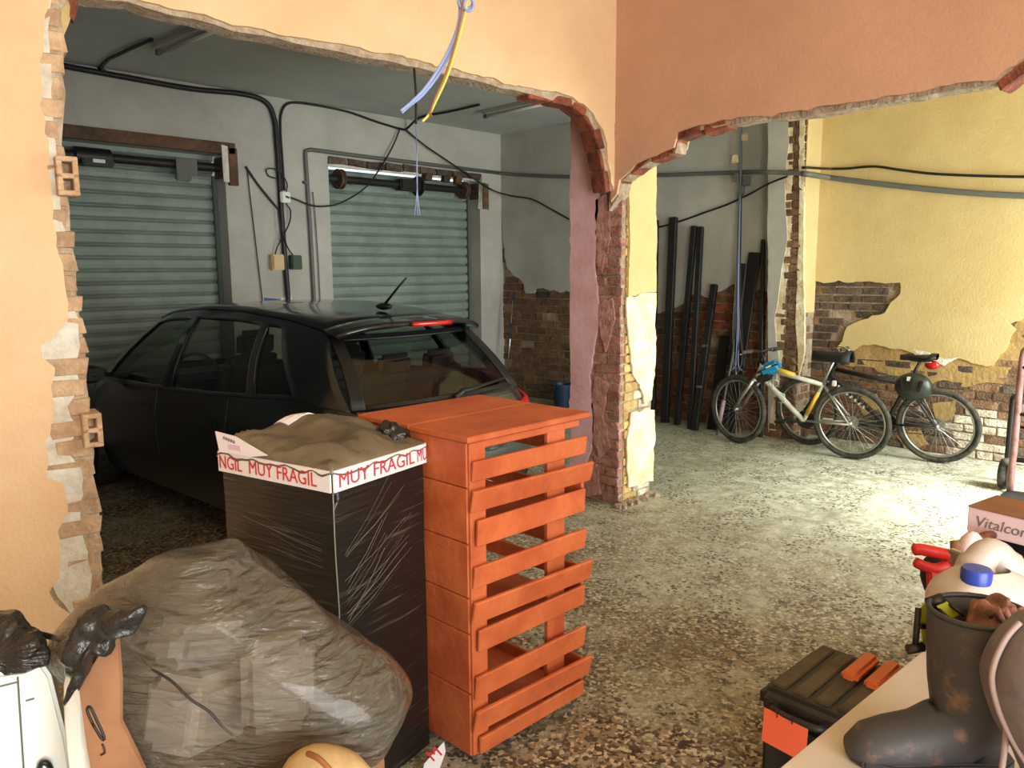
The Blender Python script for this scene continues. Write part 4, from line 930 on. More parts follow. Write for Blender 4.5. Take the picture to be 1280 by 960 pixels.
lev = [545, 612, 682, 750, 795, 870, 965]
for k, (a, b) in enumerate(zip(lev, lev[1:])):
    z1_, z0_ = zpx(a) - (.024 if k == 0 else .003), max(zpx(b), .035)
    cb('side_board', CX0, CX0 + .018, CY0 + .01, CY1, z0_, z1_); cb('side_board', CX1 - .018, CX1, CY0 + .09, CY1, z0_ + .012, z0_ + .075)
cb('upright', CX0 + .004, CX0 + .075, CY0 - .002, CY0 + .02, .04, CZ - .022); cb('upright', CX0 + .385, CX0 + .48, CY0 + .002, CY0 + .024, .04, CZ - .022)
cb('upright', CX0 + .004, CX0 + .06, CY1 - .02, CY1, .04, CZ - .022); cb('upright', CX1 - .06, CX1, CY1 - .02, CY1, .04, CZ - .022)
cb('front_rail', CX0 + .01, CX1 - .02, CY0 + .0, CY0 + .02, CZ - .05, CZ - .022)
slats = [(577, 603), (612, 641), (651, 684), (709, 737), (751, 781), (788, 816), (846, 876), (886, 916), (922, 957)]
for k, (a, b) in enumerate(slats):
    z1_, z0_ = zpx(a), max(zpx(b), .05); q = k % 3; out = (.0, .028, .012)[q]
    mid = ((CX0 + CX1) / 2 - .005, CY0 - .016 - out * .5, (z0_ + z1_) / 2); L_ = (CX1 - CX0) - (.02, .0, .04)[q]
    o = MB().box((0, 0, 0), (L_, .016, z1_ - z0_)).build('front_slat', 'orange_wood', tower, bevel=.004, seg=1, centre=False)
    o.location = V(mid) - tower.location; o.rotation_euler = (R((8, 14, 3)[q]), 0, R((-1.5, -3, -1)[q]))
    if q == 2:
        cb('crate_floor', CX0 + .018, CX1 - .018, CY0 + .02, CY1 - .01, z0_ + .005, z0_ + .02)
        cb('end_bracket', CX1 - .03, CX1 - .014, CY0 - .02, CY0 + .10, z0_, z0_ + .15)
for x, y in ((CX0 + .07, CY0 + .07), (CX1 - .05, CY0 + .06), (CX0 + .07, CY1 - .07), (CX1 - .07, CY1 - .07)):
    c_ = MB().lathe([(.008, -.012), (.024, -.012), (.026, 0), (.024, .012), (.008, .012)], 16, (x, y - .02, .026), Matrix.Rotation(R(90), 3, 'X')).build('castor', 'castor_grey', tower, True, world=True)
    MB().box((x, y - .02, .05), (.03, .04, .03)).build('castor_fork', 'castor_grey', tower, world=True, bevel=.005)
text_ = None

# ---------------------------------------------------------------- film-wrapped parcel
def film_material():
    m = bpy.data.materials.new('black_film'); m.use_nodes = True; N = m.node_tree.nodes; L = m.node_tree.links; b = N['Principled BSDF']
    g = N.new('ShaderNodeTexCoord'); mp = N.new('ShaderNodeMapping'); mp.inputs['Scale'].default_value = (2.2, 2.2, 42); mp.inputs['Rotation'].default_value = (.30, .22, 0); L.new(g.outputs['Object'], mp.inputs[0])
    nz = N.new('ShaderNodeTexNoise'); nz.inputs['Scale'].default_value = 1.6; nz.inputs['Detail'].default_value = 5; L.new(mp.outputs[0], nz.inputs['Vector'])
    mr = N.new('ShaderNodeMapRange'); mr.inputs[1].default_value = .60; mr.inputs[2].default_value = .80; L.new(nz.outputs[0], mr.inputs[0])
    mx = N.new('ShaderNodeMix'); mx.data_type = 'RGBA'; L.new(mr.outputs[0], mx.inputs[0]); mx.inputs[6].default_value = (*lin((26, 25, 23)), 1); mx.inputs[7].default_value = (*lin((84, 82, 76)), 1)
    L.new(mx.outputs[2], b.inputs['Base Color']); b.inputs['Roughness'].default_value = .28
    bp = N.new('ShaderNodeBump'); bp.inputs['Strength'].default_value = .5; bp.inputs['Distance'].default_value = .01; L.new(nz.outputs[0], bp.inputs['Height']); L.new(bp.outputs[0], b.inputs['Normal'])
    MATS['black_film'] = m
film_material()
mat('tape_white', (228, 226, 228), .35); mat('tape_red', (196, 44, 58), .5); mat('film_olive', (112, 102, 84), .3, vary=(90, 82, 68), vscale=5, bump=.2, bscale=26); mat('label_white', (236, 230, 238), .5); mat('print_grey', (120, 112, 122), .6); mat('print_pink', (222, 190, 204), .6)
mat('film_crease', (128, 124, 116), .3); mat('film_glossy', (24, 23, 22), .15, bump=.6, bscale=30)
BN = G(415, 600, 1.075); BY = R(12); l1, l2, BH = .42, .50, 1.10
par = thing('wrapped_parcel', 'tall parcel wrapped in black film with red and white tape round its top', 'parcel', (BN.x, BN.y, 0), BY)
def pbox(u, v):   # wrap with slightly bulging sides
    z = BH * v; q = u * 4; k = int(q) % 4; f = q - int(q); b = .012 * math.sin(math.pi * f) * math.sin(math.pi * min(1, v * 1.02)) + .004 * noise.noise(V((q * 3, z * 6, 0)))
    c = [(0, 0), (l1, 0), (l1, l2), (0, l2)]; n_ = [(0, -1), (1, 0), (0, 1), (-1, 0)]; a_ = c[k]; e_ = c[(k + 1) % 4]
    return V((a_[0] + (e_[0] - a_[0]) * f + n_[k][0] * b, a_[1] + (e_[1] - a_[1]) * f + n_[k][1] * b, z))
m = MB(); m.grid(pbox, 48, 24); m.box((l1 / 2, l2 / 2, BH - .01), (l1 - .01, l2 - .01, .015)); m.box((l1 / 2, l2 / 2, .008), (l1 - .01, l2 - .01, .015))
m.build('film', 'black_film', par, 50, weld=True, fixn=True)
tz0, tz1 = BH - .062, BH + .004
mt = MB()
for z_ in (0,):
    for (x0, y0, x1, y1) in ((-.004, -.010, l1 + .004, -.010), (-.010, -.004, -.010, l2 + .004), (l1 + .010, -.004, l1 + .010, l2 + .004), (-.004, l2 + .010, l1 + .004, l2 + .010)):
        mt.box(((x0 + x1) / 2, (y0 + y1) / 2, (tz0 + tz1) / 2), (max(.006, x1 - x0), max(.006, y1 - y0), tz1 - tz0))
tape = mt.build('warning_tape', 'tape_white', par)
def on_tape(s, M, w_): text(s, .062, M, 'lettering', 'tape_red', tape, fit=w_, ).location = -tape.location
yh = tz0 + .012
on_tape('MUY FRAGIL', frame((.015, -.0142, yh), (1, 0, 0), (0, 0, 1)), .345); on_tape('MU', frame((.375, -.0142, yh), (1, 0, 0), (0, 0, 1)), .05)
on_tape('MUY FRAGIL', frame((-.0142, .35, yh), (0, -1, 0), (0, 0, 1)), .30); on_tape('NGIL', frame((-.0142, l2 - .005, yh), (0, -1, 0), (0, 0, 1)), .11)
def cover(u, v):
    x = -.014 + (l1 + .028) * u; y = -.014 + (l2 + .028) * v; e = min(u, 1 - u, v, 1 - v)
    z = BH + .0 + .045 * min(1, e * 5) ** .7  + .026 * (1 - 3 * abs(noise.noise(V((x * 4 + 3, y * 5 + x * 5, 5))))) * min(1, e * 7) + .006 * (1 - 3 * abs(noise.noise(V((x * 9 + y * 8, y * 7, 9))))) * min(1, e * 12) + .05 * max(0, v - .3) * min(1, e * 6)
    if e < .001: z = BH - .012 + .018 * noise.noise(V((x * 20, y * 20, 2)))
    return V((x, y, z))
MB().grid(cover, 40, 40).build('top_cover', 'film_olive', par, True, solid=.003)
lb = MB().prism([V(p) for p in ((-.020, .33, BH + .008), (-.020, .48, BH + .006), (-.020, .495, BH + .072), (-.020, .40, BH + .066), (-.020, .25, BH + .022))], (-.004, 0, 0)).build('paper_label', 'label_white', par)
o = MB().box((-.0255, .40, BH + .03), (.002, .06, .016)).build('print_block', 'print_pink', lb); o.location -= lb.location
for k in range(5): o = MB().box((-.0255, .450 - k * .012, BH + .056 - k * .002), (.002, .007, .009)).build('print_mark', 'print_grey', lb); o.location -= lb.location
q = MB(); q.add(*[(lambda mm: (mm.v, mm.f))(MB().grid(lambda u, v: cover(.42 + .28 * u, .74 + .13 * v) + V((0, 0, .005)), 4, 3))][0]); q.build('paper_scrap', 'label_white', par, solid=.004)
kc = par.matrix_basis @ V((l1 - .04, .10, BH + .035)); lump(kc, [kc + RT * x + UP * y for x, y in ((-.05, -.02), (-.04, .02), (-.01, .035), (.02, .02), (.05, .005), (.06, -.03), (.01, -.03))], .035, .012, 40, 3, 48, 20, ridge=.012, rsc=34).build('film_knot', 'film_glossy', par, True, world=True)
MB().tube(spline([(l1 * .0 - .006, -.008, BH - .06), (-.008, -.010, .85), (-.004, -.012, .66), (-.010, -.010, .62)], 4), .0022, 5).build('film_crease', 'film_crease', par, True)
rnd = random.Random(9)
for k in range(20):
    y0_ = rnd.uniform(.03, .18); z0_ = rnd.uniform(.60, .85)
    a = V((.02 + .02 * rnd.random(), -.0135, z0_)); b = V((rnd.uniform(.18, .34), -.0150, z0_ + rnd.uniform(.12, .22)))
    MB().tube([a, a.lerp(b, .5) + V((0, -.0035, -.006)), b], rnd.uniform(.0002, .0006), 4).build('film_crease', 'film_crease', par)
for k in range(10):
    z0_ = rnd.uniform(.62, .98); a = V((-.0135, .04, z0_ - .02)); b = V((-.0135, rnd.uniform(.25, .45), z0_ + rnd.uniform(0, .03)))
    MB().tube([a, a.lerp(b, .5) + V((-.0035, 0, 0)), b], rnd.uniform(.0002, .0005), 4).build('film_crease', 'film_crease', par)
t = thing('tape_strip', 'loose scrap of red and white warning tape at the foot of the crate tower', 'tape', G(536, 974))
TS = lambda x, y: hit(x, y, G(536, 974), V((FW.x, FW.y, 0)))
sp_ = MB().prism([TS(527, 974), TS(530, 955), TS(555, 927), TS(557, 940), TS(545, 974)], V((FW.x, FW.y, 0)) * .003).build('strip', 'tape_white', t, world=True)
text('M', .06, Matrix.Translation(-t.location) @ frame(TS(541, 952) - V((FW.x, FW.y, 0)) * .003, (V((RT.x, RT.y, 0)) * .75 + V((0, 0, .6))), V((0, 0, 1)) - RT * .5), 'lettering', 'tape_red', t)

# ---------------------------------------------------------------- rubbish bag and what lies round it
def bag_material():
    m = mat('bag_grey', (104, 100, 90), .17, bump=0, trans=.38)
    N = m.node_tree.nodes; L = m.node_tree.links; b = N['Principled BSDF']; b.inputs['Coat Weight'].default_value = .6; b.inputs['Coat Roughness'].default_value = .1
    tc = N.new('ShaderNodeTexCoord'); mp = N.new('ShaderNodeMapping'); mp.inputs['Rotation'].default_value = (0, .5, .4); mp.inputs['Scale'].default_value = (7, 7, 30); L.new(tc.outputs['Object'], mp.inputs[0])
    nz = N.new('ShaderNodeTexNoise'); nz.inputs['Scale'].default_value = 1.3; nz.inputs['Detail'].default_value = 4; nz.inputs['Distortion'].default_value = .7; L.new(mp.outputs[0], nz.inputs['Vector'])
    bp = N.new('ShaderNodeBump'); bp.inputs['Strength'].default_value = 1.0; bp.inputs['Distance'].default_value = .045; L.new(nz.outputs[0], bp.inputs['Height']); L.new(bp.outputs[0], b.inputs['Normal'])
bag_material()
mat('cardboard', (156, 114, 84), .8, vary=(132, 94, 66), vscale=5); mat('pale_goods', (226, 216, 206), .6); mat('white_enamel', (226, 232, 228), .35); mat('sack_beige', (190, 162, 116), .75, vary=(160, 132, 90), vscale=8, bump=.3, bscale=14)
mat('film_black_shiny', (36, 36, 35), .25, bump=.8, bscale=20)
dB = 1.86; out_px = [(84, 806), (100, 775), (135, 740), (185, 708), (235, 692), (275, 690), (300, 700), (345, 730), (400, 770), (455, 810), (500, 850), (516, 880), (508, 905), (480, 930), (430, 942), (380, 946), (320, 958), (250, 985), (190, 985), (160, 940), (140, 890), (105, 850)]
bagc = D(300, 832, dB)
bag = thing('rubbish_bag', 'big grey translucent plastic bag slumped before the wrapped parcel', 'bag', (bagc.x, bagc.y, .50))
lump(bagc, [D(x, y, dB) for x, y in out_px], .20, .022, 7, 2, 90, 40, ridge=.026, rsc=5.5, power=.55).build('plastic', 'bag_grey', bag, True, world=True)
for cpx, sz, rr, mm in (((255, 880), (.26, .16, .17), .5, 'pale_goods'), ((350, 850), (.20, .16, .20), 1.0, 'grey_paint'), ((250, 800), (.22, .14, .10), .2, 'grey_paint'), ((410, 880), (.14, .12, .10), .8, 'grey_conduit')):
    MB().box(D(*cpx, dB - .02), sz, Matrix.Rotation(rr, 3, 'Z') @ Matrix.Rotation(.3, 3, 'Y')).build('contents', mm, bag, world=True, bevel=.03, seg=3)
MB().tube(spline([D(176, 822, dB - .19), D(190, 836, dB - .205), D(215, 852, dB - .212), D(238, 874, dB - .212), D(262, 890, dB - .205), D(280, 910, dB - .198), D(300, 926, dB - .19)], 5), .003, 6).build('seam', 'black_cable', bag, True, world=True)
def prism_px(pts, d, th, name, m, parent, bev=0): return MB().prism([D(x, y, d) for x, y in pts], FW * th).build(name, m, parent, world=True, bevel=bev)
sup = thing('storage_carton', 'brown carton standing under the grey plastic bag', 'carton', (.80, 1.66, 0), R(20))
MB().box((0, 0, .225), (.46, .42, .45)).build('carton_body', 'cardboard', sup, bevel=.006)
for s in (-1, 1): MB().box((0, s * .105, .452), (.455, .20, .006)).build('flap', 'cardboard', sup)
cf = thing('cardboard_sheet', 'creased brown cardboard sheet with a black logo poking from the bag', 'cardboard', D(150, 950, 1.52))
dL = 1.599
MB().prism([D(138, 798, 1.60), D(146, 796, 1.60), D(150, 850, 1.60), D(150, 902, 1.60), D(178, 960, 1.60), D(190, 990, 1.60), D(205, 1364, 1.60), D(128, 1364, 1.60), D(118, 990, 1.60), D(108, 930, 1.60), D(98, 856, 1.60), D(112, 838, 1.60)], FW * .012).build('sheet', 'cardboard', cf, world=True)
m = MB(); m.tube(spline([D(116, 905, dL), D(109, 888, dL), D(113, 884, dL), D(121, 900, dL), D(130, 920, dL), D(128, 924, dL), D(116, 905, dL)], 4), .0028, 6); m.tube(spline([D(128, 930, dL), D(131, 940, dL), D(126, 944, dL)], 4), .0022, 6)
m.build('printed_logo', 'black_cable', cf, True, world=True)
tf = thing('torn_film', 'torn shiny black plastic hanging at the mouth of the grey bag', 'plastic film', D(120, 840, 1.60))
lump(D(118, 800, 1.585), [D(x, y, 1.585) for x, y in ((80, 808), (102, 780), (124, 764), (150, 770), (172, 766), (168, 792), (148, 796), (132, 812), (118, 816), (106, 846), (84, 872), (92, 838))], .022, .022, 26, 6, 70, 18, ridge=.022, rsc=22).build('film', 'film_black_shiny', tf, True, world=True)
ap = thing('white_appliance', 'white enamelled appliance standing tilted under black plastic', 'appliance', D(50, 950, 1.75))
an_ = ray(100, 900); an_.z = 0; an_.normalize(); ap0 = D(75, 900, 1.75)
AP = lambda x, y, d=0: hit(x, y, ap0 - an_ * d, an_)
MB().prism([AP(*q) for q in ((-60, 850), (30, 838), (52, 828), (64, 845), (84, 925), (96, 1000))] + [V((AP(110, 1000).x, AP(110, 1000).y, 0)), V((AP(-60, 1000).x, AP(-60, 1000).y, 0))], an_ * .12).build('casing', 'white_enamel', ap, world=True, bevel=.008)
for a, b in (((22, 846), (32, 1000)), ((-40, 868), (24, 852)), ((32, 876), (43, 873))):
    MB().tube([AP(*a, .001), AP(*b, .001)], .0022, 6).build('panel_seam', 'grey_conduit', ap, world=True)
MB().tube(spline([AP(48, 964, .0), AP(52, 954, .015), AP(60, 955, .015), AP(65, 966, .0)], 4), .006, 8).build('handle', 'black_plastic', ap, True, world=True)
pf = thing('black_sheet', 'crumpled black plastic sheet over the white appliance', 'plastic sheet', D(10, 850, 1.72))
lump(D(5, 812, 1.72), [D(x, y, 1.72) for x, y in ((-60, 800), (-30, 784), (2, 779), (24, 784), (44, 797), (54, 812), (50, 828), (28, 834), (14, 848), (0, 858), (-60, 872))], .04, .02, 22, 8, 90, 26, ridge=.022, rsc=20).build('sheet', 'film_black_shiny', pf, True, world=True)
tag(MB().tube(spline([D(20, 792, 1.745), D(45, 792, 1.78), D(80, 801, 1.83), D(110, 814, 1.86)], 4), .007, 8).build('loose_cable', 'black_cable', smooth=True), 'black cable stretched between the appliance and the grey bag', 'cable')
ws = thing('white_sack', 'pale polythene sack wedged between appliance and cardboard', 'sack', D(108, 985, 1.68))
lump(D(112, 1060, 1.68), [D(x, y, 1.68) for x, y in ((82, 850), (90, 832), (104, 842), (111, 880), (120, 930), (128, 985), (136, 1150), (140, 1292), (128, 1292), (118, 1150), (106, 985), (97, 925))], .035, .01, 9, 3, 36, 12, ridge=.008, rsc=9).build('polythene', 'white_enamel', ws, True, world=True)
ns = thing('beige_sack', 'beige taped paper sack under the front of the grey bag', 'sack', D(405, 960, 1.56))
lump(D(408, 1150, 1.56), [D(x, y, 1.56) for x, y in ((343, 985), (362, 952), (395, 933), (430, 935), (456, 956), (478, 1005), (488, 1150), (480, 1370), (410, 1388), (345, 1370), (334, 1150))], .10, .008, 8, 5, 40, 14, ridge=.008, rsc=8).build('paper', 'sack_beige', ns, True, world=True)
MB().tube(spline([D(385, 942, 1.50), D(398, 948, 1.475), D(412, 962, 1.46), D(420, 975, 1.455)], 4), .006, 6).build('tape', 'brown_wire', ns, True, world=True)

# ---------------------------------------------------------------- black tool box
mat('tool_black', (30, 31, 31), .5, vary=(48, 47, 42), vscale=10); mat('tool_dusty', (96, 86, 66), .75, vary=(62, 56, 46), vscale=7); mat('tool_orange', (218, 112, 62), .5); mat('tag_orange', (250, 112, 76), .6)
tb = thing('tool_box', 'black plastic tool box with orange latches and an orange tag', 'tool box', (2.24, 1.09, 0), R(-2))
MB().box((.225, -.19, .125), (.42, .35, .25)).build('case', 'tool_black', tb, bevel=.02)
lid = MB().box((.225, -.19, .285), (.45, .38, .09)).build('lid', 'tool_black', tb, bevel=.028, seg=3)
for k in range(4):
    o = MB().box((.225, -.055 - k * .072, .332), (.36, .05, .012)).build('lid_rib', 'tool_dusty', lid, bevel=.004); o.location -= lid.location
for y in (-.20, -.275): MB().box((.33, y, .345), (.20, .055, .035)).build('latch', 'tool_orange', tb, bevel=.012)
hd = MB().tube(spline([(-.002, -.07, .285), (-.03, -.08, .29), (-.035, -.15, .29), (-.03, -.22, .29), (-.002, -.23, .285)], 4), .011, 8).build('handle', 'tool_black', tb, True)
for y in (-.30, -.06): MB().box((.0, y, .24), (.03, .05, .12)).build('corner_clip', 'tool_black', tb, bevel=.008)
MB().prism([(-.045, -.055, .295), (-.045, -.20, .285), (-.036, -.195, .17), (-.036, -.05, .18)], (.002, 0, 0)).build('hang_tag', 'tag_orange', tb)
for y in (-.10, -.15): MB().tube([(-.047, y, .282), (-.049, y, .296), (-.035, y, .303)], .002, 5).build('tag_tie', 'black_cable', tb)
MB().box((-.002, -.335, .27), (.006, .06, .05)).build('sticker', 'pale_goods', tb)

# ---------------------------------------------------------------- table with boots, canister and odds and ends
mat('table_top', (206, 196, 184), .45, vary=(192, 180, 166), vscale=3); mat('boot_rubber', (62, 64, 70), .5, vary=(46, 45, 46), vscale=8); mat('boot_mud', (132, 104, 78), .8)
mat('boot_dirty', (66, 68, 74), .55, vary=(136, 108, 84), vscale=16, stops=(.56, .74), detail=7); mat('can_white', (196, 186, 178), .4); mat('cap_blue', (44, 70, 168), .35); mat('red_grip', (206, 40, 40), .4); mat('lime_strap', (182, 190, 52), .6)
mat('carton_white', (232, 208, 216), .6); mat('grey_rubber', (124, 118, 124), .55, vary=(96, 88, 92), vscale=6, bump=.1); mat('glove_pink', (170, 120, 108), .8, vary=(110, 80, 62), vscale=18, bump=.4); mat('wood_tan', (150, 106, 76), .7, vary=(110, 74, 52), vscale=18)
TZ = .72; mat('welt_grey', (160, 144, 144), .6)
ta = thing('work_table', 'pale laminate table carrying boots and a white canister', 'table', (1.77, .17, 0), R(-4))
MB().box((0, 0, TZ - .015), (1.19, .80, .03)).build('table_top', 'table_top', ta, bevel=.004)
for x in (-.54, .54):
    for y in (-.34, .33): MB().box((x, y, (TZ - .03) / 2), (.045, .045, TZ - .03)).build('leg', 'grey_conduit', ta, bevel=.004)
for y in (-.34, .33): MB().box((0, y, TZ - .06), (1.06, .02, .06)).build('apron', 'grey_conduit', ta)
def boot(loc, rz, label, m, tiltx=0, h=.30):
    Mx = Matrix.Translation(loc) @ Matrix.Rotation(rz, 4, 'Z') @ Matrix.Rotation(tiltx, 4, 'X'); t = thing('rubber_boot', label, 'boot', mtx=Mx)
    path = [((0, 0, h), .088, .078, 0), ((0, 0, h * .8), .086, .076, 0), ((0, 0, h * .55), .080, .070, 0), ((-.002, 0, h * .36), .074, .062, 5), ((.004, 0, .085), .076, .056, 25), ((.045, 0, .060), .068, .052, 55), ((.10, 0, .048), .050, .052, 78), ((.155, 0, .042), .042, .052, 88), ((.20, 0, .036), .035, .045, 95), ((.228, 0, .030), .018, .026, 100)]
    n = 24
    def tube_(sc):
        m_ = MB(); vs_ = []; fs = []
        for (c, a, b, ang) in path:
            q = R(ang); ex = V((math.cos(q), 0, math.sin(q)))
            for k in range(n):
                w_ = 2 * math.pi * k / n; p = V(c) + ex * a * sc * math.cos(w_) + V((0, b * sc * math.sin(w_), 0)); p.z = max(p.z, .012) if c[2] < h * .5 else p.z; vs_.append(p)
        for i in range(len(path) - 1):
            for k in range(n): fs.append((i * n + k, i * n + (k + 1) % n, (i + 1) * n + (k + 1) % n, (i + 1) * n + k))
        fs.append(tuple((len(path) - 1) * n + k for k in range(n))); return m_.add(vs_, fs)
    tube_(1).build('upper', m, t, True, solid=.006, fixn=True)
    MB().tube([(.088 * math.cos(2 * math.pi * k / n), .078 * math.sin(2 * math.pi * k / n), h) for k in range(n)], .0055, 6, True).build('top_rim', 'boot_rubber', t, True)
    sole = [(.232, 0), (.215, .034), (.16, .054), (.09, .050), (.02, .046), (-.05, .048), (-.075, .03), (-.08, 0)]; sole += [(x, -y) for x, y in sole[-2:0:-1]]
    MB().prism([(x, y, 0) for x, y in sole], (0, 0, .022)).build('sole', 'boot_rubber', t, bevel=.004); return t
bl_ = V((1.62, .345, TZ))
boot(bl_, R(133), 'muddy black rubber boot standing upright on the table', 'boot_dirty', 0, .31)
gl = thing('work_glove', 'soiled pinkish work glove stuffed in the upright boot', 'glove', bl_ + V((.02, .0, .26)))
gc_ = bl_ + V((.02, -.005, .302)) + RT * .012
lump(gc_, [gc_ + RT * x * .72 + UP * y for x, y in ((-.055, -.03), (-.03, .02), (0, .012), (.025, .03), (.05, .015), (.045, -.03), (0, -.04))], .04, .012, 30, 4, 36, 14, ridge=.008, rsc=28).build('palm', 'glove_pink', gl, True, world=True)
for k in range(4):
    p0_ = gc_ + V((0, 0, .005)) + RT * (-.024 + .015 * k) + FW * -.03; MB().tube([p0_, p0_ + RT * .01 + UP * .012 + FW * -.01, p0_ + RT * .02 - UP * .01 + FW * -.012], [.009, .009, .006], 8).build('finger', 'glove_pink', gl, True, world=True)
st_ = thing('head_strap', 'lime yellow strap with black buckles hooked over the boot top', 'strap', D(1155, 812, 1.72))
dS = 1.60
MB().prism([D(1150, 762, dS - .06), D(1158, 752, dS - .06), D(1158, 806, dS - .05), D(1151, 808, dS - .05)], FW * .004).build('webbing', 'lime_strap', st_, world=True)
MB().prism([D(1170, 757, 1.52), D(1184, 752, 1.52), D(1208, 771, 1.50), D(1200, 776, 1.50), D(1188, 774, 1.50)], FW * .004).build('webbing', 'lime_strap', st_, world=True)
for a, b, r in (((1148, 760), (1144, 808), .006), ((1144, 782), (1156, 783), .006), ((1134, 812), (1154, 808), .010), ((1160, 755), (1178, 748), .012), ((1168, 757), (1188, 775), .004), ((1180, 750), (1206, 770), .004)): MB().tube([D(*a, dS - .07), D(*b, dS - (.10 if a[0] > 1165 else .07))], r, 8).build('buckle', 'black_plastic', st_, True, world=True)
b2c = D(1310, 880, 1.30)
b2 = thing('toppled_boot', 'grey rubber boot lying toppled against the upright boot', 'boot', D(1340, 1050, 1.30))
lump(b2c, [D(x, y, 1.30) for x, y in ((1290, 764), (1262, 790), (1243, 825), (1239, 850), (1246, 882), (1262, 920), (1284, 955), (1306, 1005), (1340, 1048), (1390, 1050), (1410, 960), (1400, 840), (1345, 762))], .09, .006, 6, 3, 60, 22, power=.6).build('upper', 'grey_rubber', b2, True, world=True)
MB().tube(spline([D(1275, 778, 1.29), D(1258, 797, 1.29), D(1244, 826, 1.29), D(1240, 852, 1.29), D(1248, 886, 1.29), D(1264, 922, 1.29), D(1284, 955, 1.29)], 4), .005, 8).build('welt', 'welt_grey', b2, True, world=True)
MB().tube(spline([D(1258, 908, 1.30), D(1257, 925, 1.31), D(1254, 950, 1.315), D(1250, 975, 1.315)], 4), .005, 8).build('pull_tab', 'welt_grey', b2, True, world=True)
# canister
cc = V((2.15, .45, TZ)); ca = thing('canister', 'white plastic canister with a blue screw cap behind the boots', 'canister', cc, R(44.5 - 90 + 8))
body = MB()
def can(u, v):
    z, w_, d_ = [(0, .13, .085), (.01, .14, .095), (.16, .14, .095), (.20, .125, .085), (.235, .085, .06), (.25, .05, .045)][int(round(v * 5))]; a_ = 2 * math.pi * u; c_, s_ = math.cos(a_), math.sin(a_); e_ = .55
    return V((w_ * math.copysign(abs(c_) ** e_, c_), d_ * math.copysign(abs(s_) ** e_, s_), z))
body.grid(can, 36, 5); body.build('tank', 'can_white', ca, True, weld=True); ca.scale = (.92, .92, .86)
MB().lathe([(.030, .235), (.030, .255), (.038, .255), (.038, .29), (.034, .296), (0, .296)], 24, (-.055, -.03, -.03)).build('screw_cap', 'cap_blue', ca, 40)
MB().tube(spline([(-.02, .035, .18), (.005, .04, .245), (.04, .04, .28), (.075, .03, .25), (.105, .02, .17)], 5), [.05] * 6 + [.042] * 9 + [.05] * 6, 12).build('handle', 'can_white', ca, True)
# bin behind the table that carries the bag of tools, carton and secateurs
bn = thing('storage_bin', 'dark lidded storage bin standing behind the table under the tools', 'bin', (2.80, .44, 0))
MB().box((0, 0, .335), (.74, .40, .67)).build('bin_body', 'tool_black', bn, bevel=.02)
MB().box((0, 0, .685), (.78, .43, .03)).build('lid', 'tool_dusty', bn, bevel=.01)
for y in (-.2, .2): MB().box((0, y * 1.03, .56), (.16, .02, .04)).build('handle', 'tool_black', bn, bevel=.008)
# bag of tools, carton, secateurs
co = D(1208, 664, 2.60); cx = D(1290, 692, 2.44); ux = (V((cx.x, cx.y, 0)) - V((co.x, co.y, 0))).normalized(); uy = V((-ux.y, ux.x, 0)); tc_ = co + ux * .16 + uy * .12
tbg = thing('tool_bag', 'black cloth tool bag under the white printed carton', 'bag', (tc_.x, tc_.y, .70), math.atan2(ux.y, ux.x)); print('carton z', co.z)
MB().box((0, .01, (co.z - .70) / 2), (.28, .17, co.z - .70)).build('bag_body', 'bag_black', tbg, bevel=.05, seg=3)
MB().tube(spline([(.13, -.06, .04), (.15, -.05, .06), (.155, 0, .065), (.15, .05, .06), (.13, .06, .04)], 4), .010, 8).build('carry_handle', 'bag_black', tbg, True)
co = D(1208, 664, 2.60); cx = D(1290, 692, 2.44); ux = (V((cx.x, cx.y, 0)) - V((co.x, co.y, 0))).normalized()
cr = thing('product_carton', 'flat white carton printed Vitalcontrol lying on the tool bag', 'carton', (co.x, co.y, co.z), math.atan2(ux.y, ux.x))
cw, cdp, chh = .30, .20, .085
MB().box((cw / 2, cdp / 2, chh / 2), (cw, cdp, chh)).build('carton_body', 'carton_white', cr, bevel=.003)
MB().box((cw / 2, cdp / 2, chh + .003), (cw + .004, cdp + .004, .006)).build('lid', 'cardboard', cr, bevel=.002)
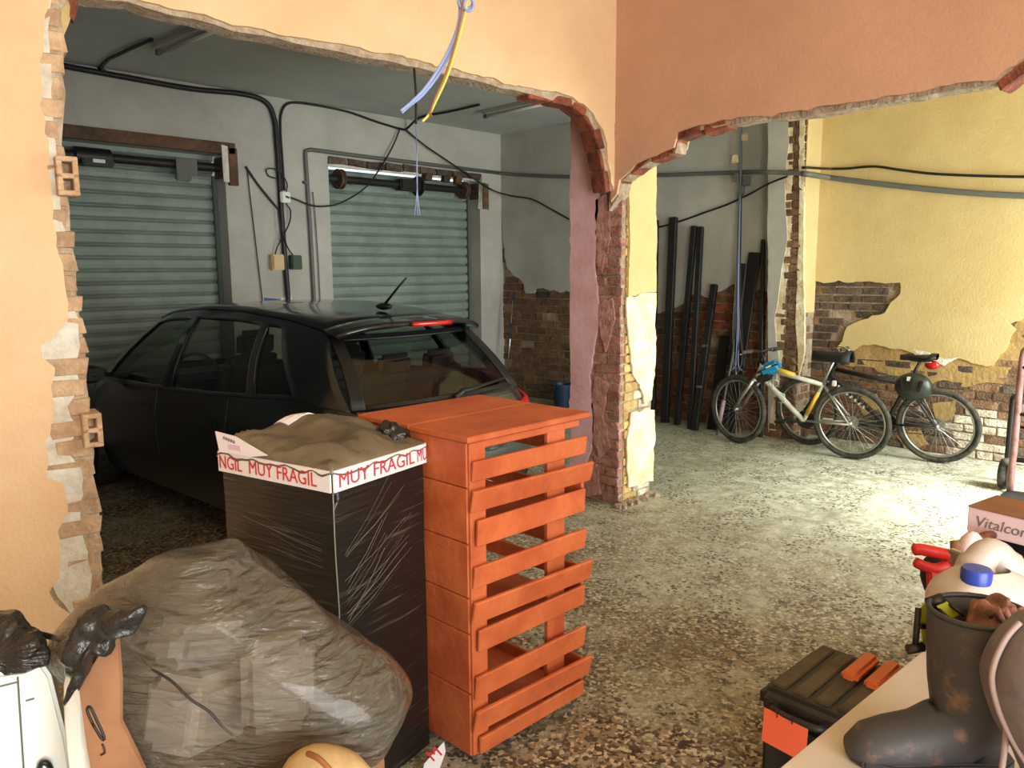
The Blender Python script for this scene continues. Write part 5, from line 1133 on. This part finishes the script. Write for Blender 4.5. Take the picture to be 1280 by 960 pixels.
text('Vitalcontrol', .05, frame((.030, -.0012, .028), (1, 0, 0), (0, 0, 1)), 'lettering', 'print_grey', cr, shear=.2, fit=.23)
se = thing('secateurs', 'red handled garden secateurs sticking out over the tool bag', 'secateurs', D(1180, 700, 2.25))
MB().tube(spline([D(1140, 687, 2.22), D(1152, 687, 2.215), D(1172, 691, 2.21), D(1188, 694, 2.20)], 4), [.010] + [.017] * 11 + [.015], 10).build('grip', 'red_grip', se, True, world=True)
MB().tube(spline([D(1143, 702, 2.21), D(1156, 708, 2.205), D(1170, 711, 2.20), D(1185, 706, 2.20)], 4), [.010] + [.015] * 12, 10).build('grip', 'red_grip', se, True, world=True)
MB().bar(D(1186, 694, 2.20), D(1202, 700, 2.17), .02, .045).build('blade', 'chrome', se, world=True, bevel=.004)
MB().prism([D(1163, 712, 2.19), D(1180, 708, 2.19), D(1178, 735, 2.19), D(1165, 748, 2.19)], FW * .03).build('holster', 'red_grip', se, world=True, bevel=.004)
tag(MB().tube([D(1195, 705, 2.28), D(1196, 690, 2.29), D(1194, 676, 2.30)], [.017, .018, .014], 10).build('hand_tool', 'wood_tan', smooth=True), 'worn wooden tool handle standing beside the secateurs', 'handle')
tag(MB().ball(V((D(1214, 688, 2.34).x, D(1214, 688, 2.34).y, (D(1214, 688, 2.34).z + .06 + .698) / 2)), (.055, .045, (D(1214, 688, 2.34).z + .06 - .698) / 2)).build('round_bottle', 'carton_white', smooth=True), 'pale pink rounded bottle between secateurs and carton', 'bottle')
tag(MB().tube(spline([D(1214, 678, 2.37), D(1226, 672, 2.42), D(1238, 668, 2.50), D(1248, 672, 2.60)], 3), .013, 8).build('pruner_arm', 'brick_red', smooth=True), 'rusty red bar tucked beneath the white carton', 'bar')
tp_ = thing('tool_pouch', 'small black pouch beside the red secateurs at the table edge', 'pouch', D(1168, 752, 2.28))
lump(D(1170, 722, 2.28), [D(x, y, 2.28) for x, y in ((1154, 722), (1158, 700), (1172, 690), (1188, 692), (1190, 740), (1178, 752), (1164, 748))], .05, .006, 9, 2, 32, 12).build('cloth', 'bag_black', tp_, True, world=True)
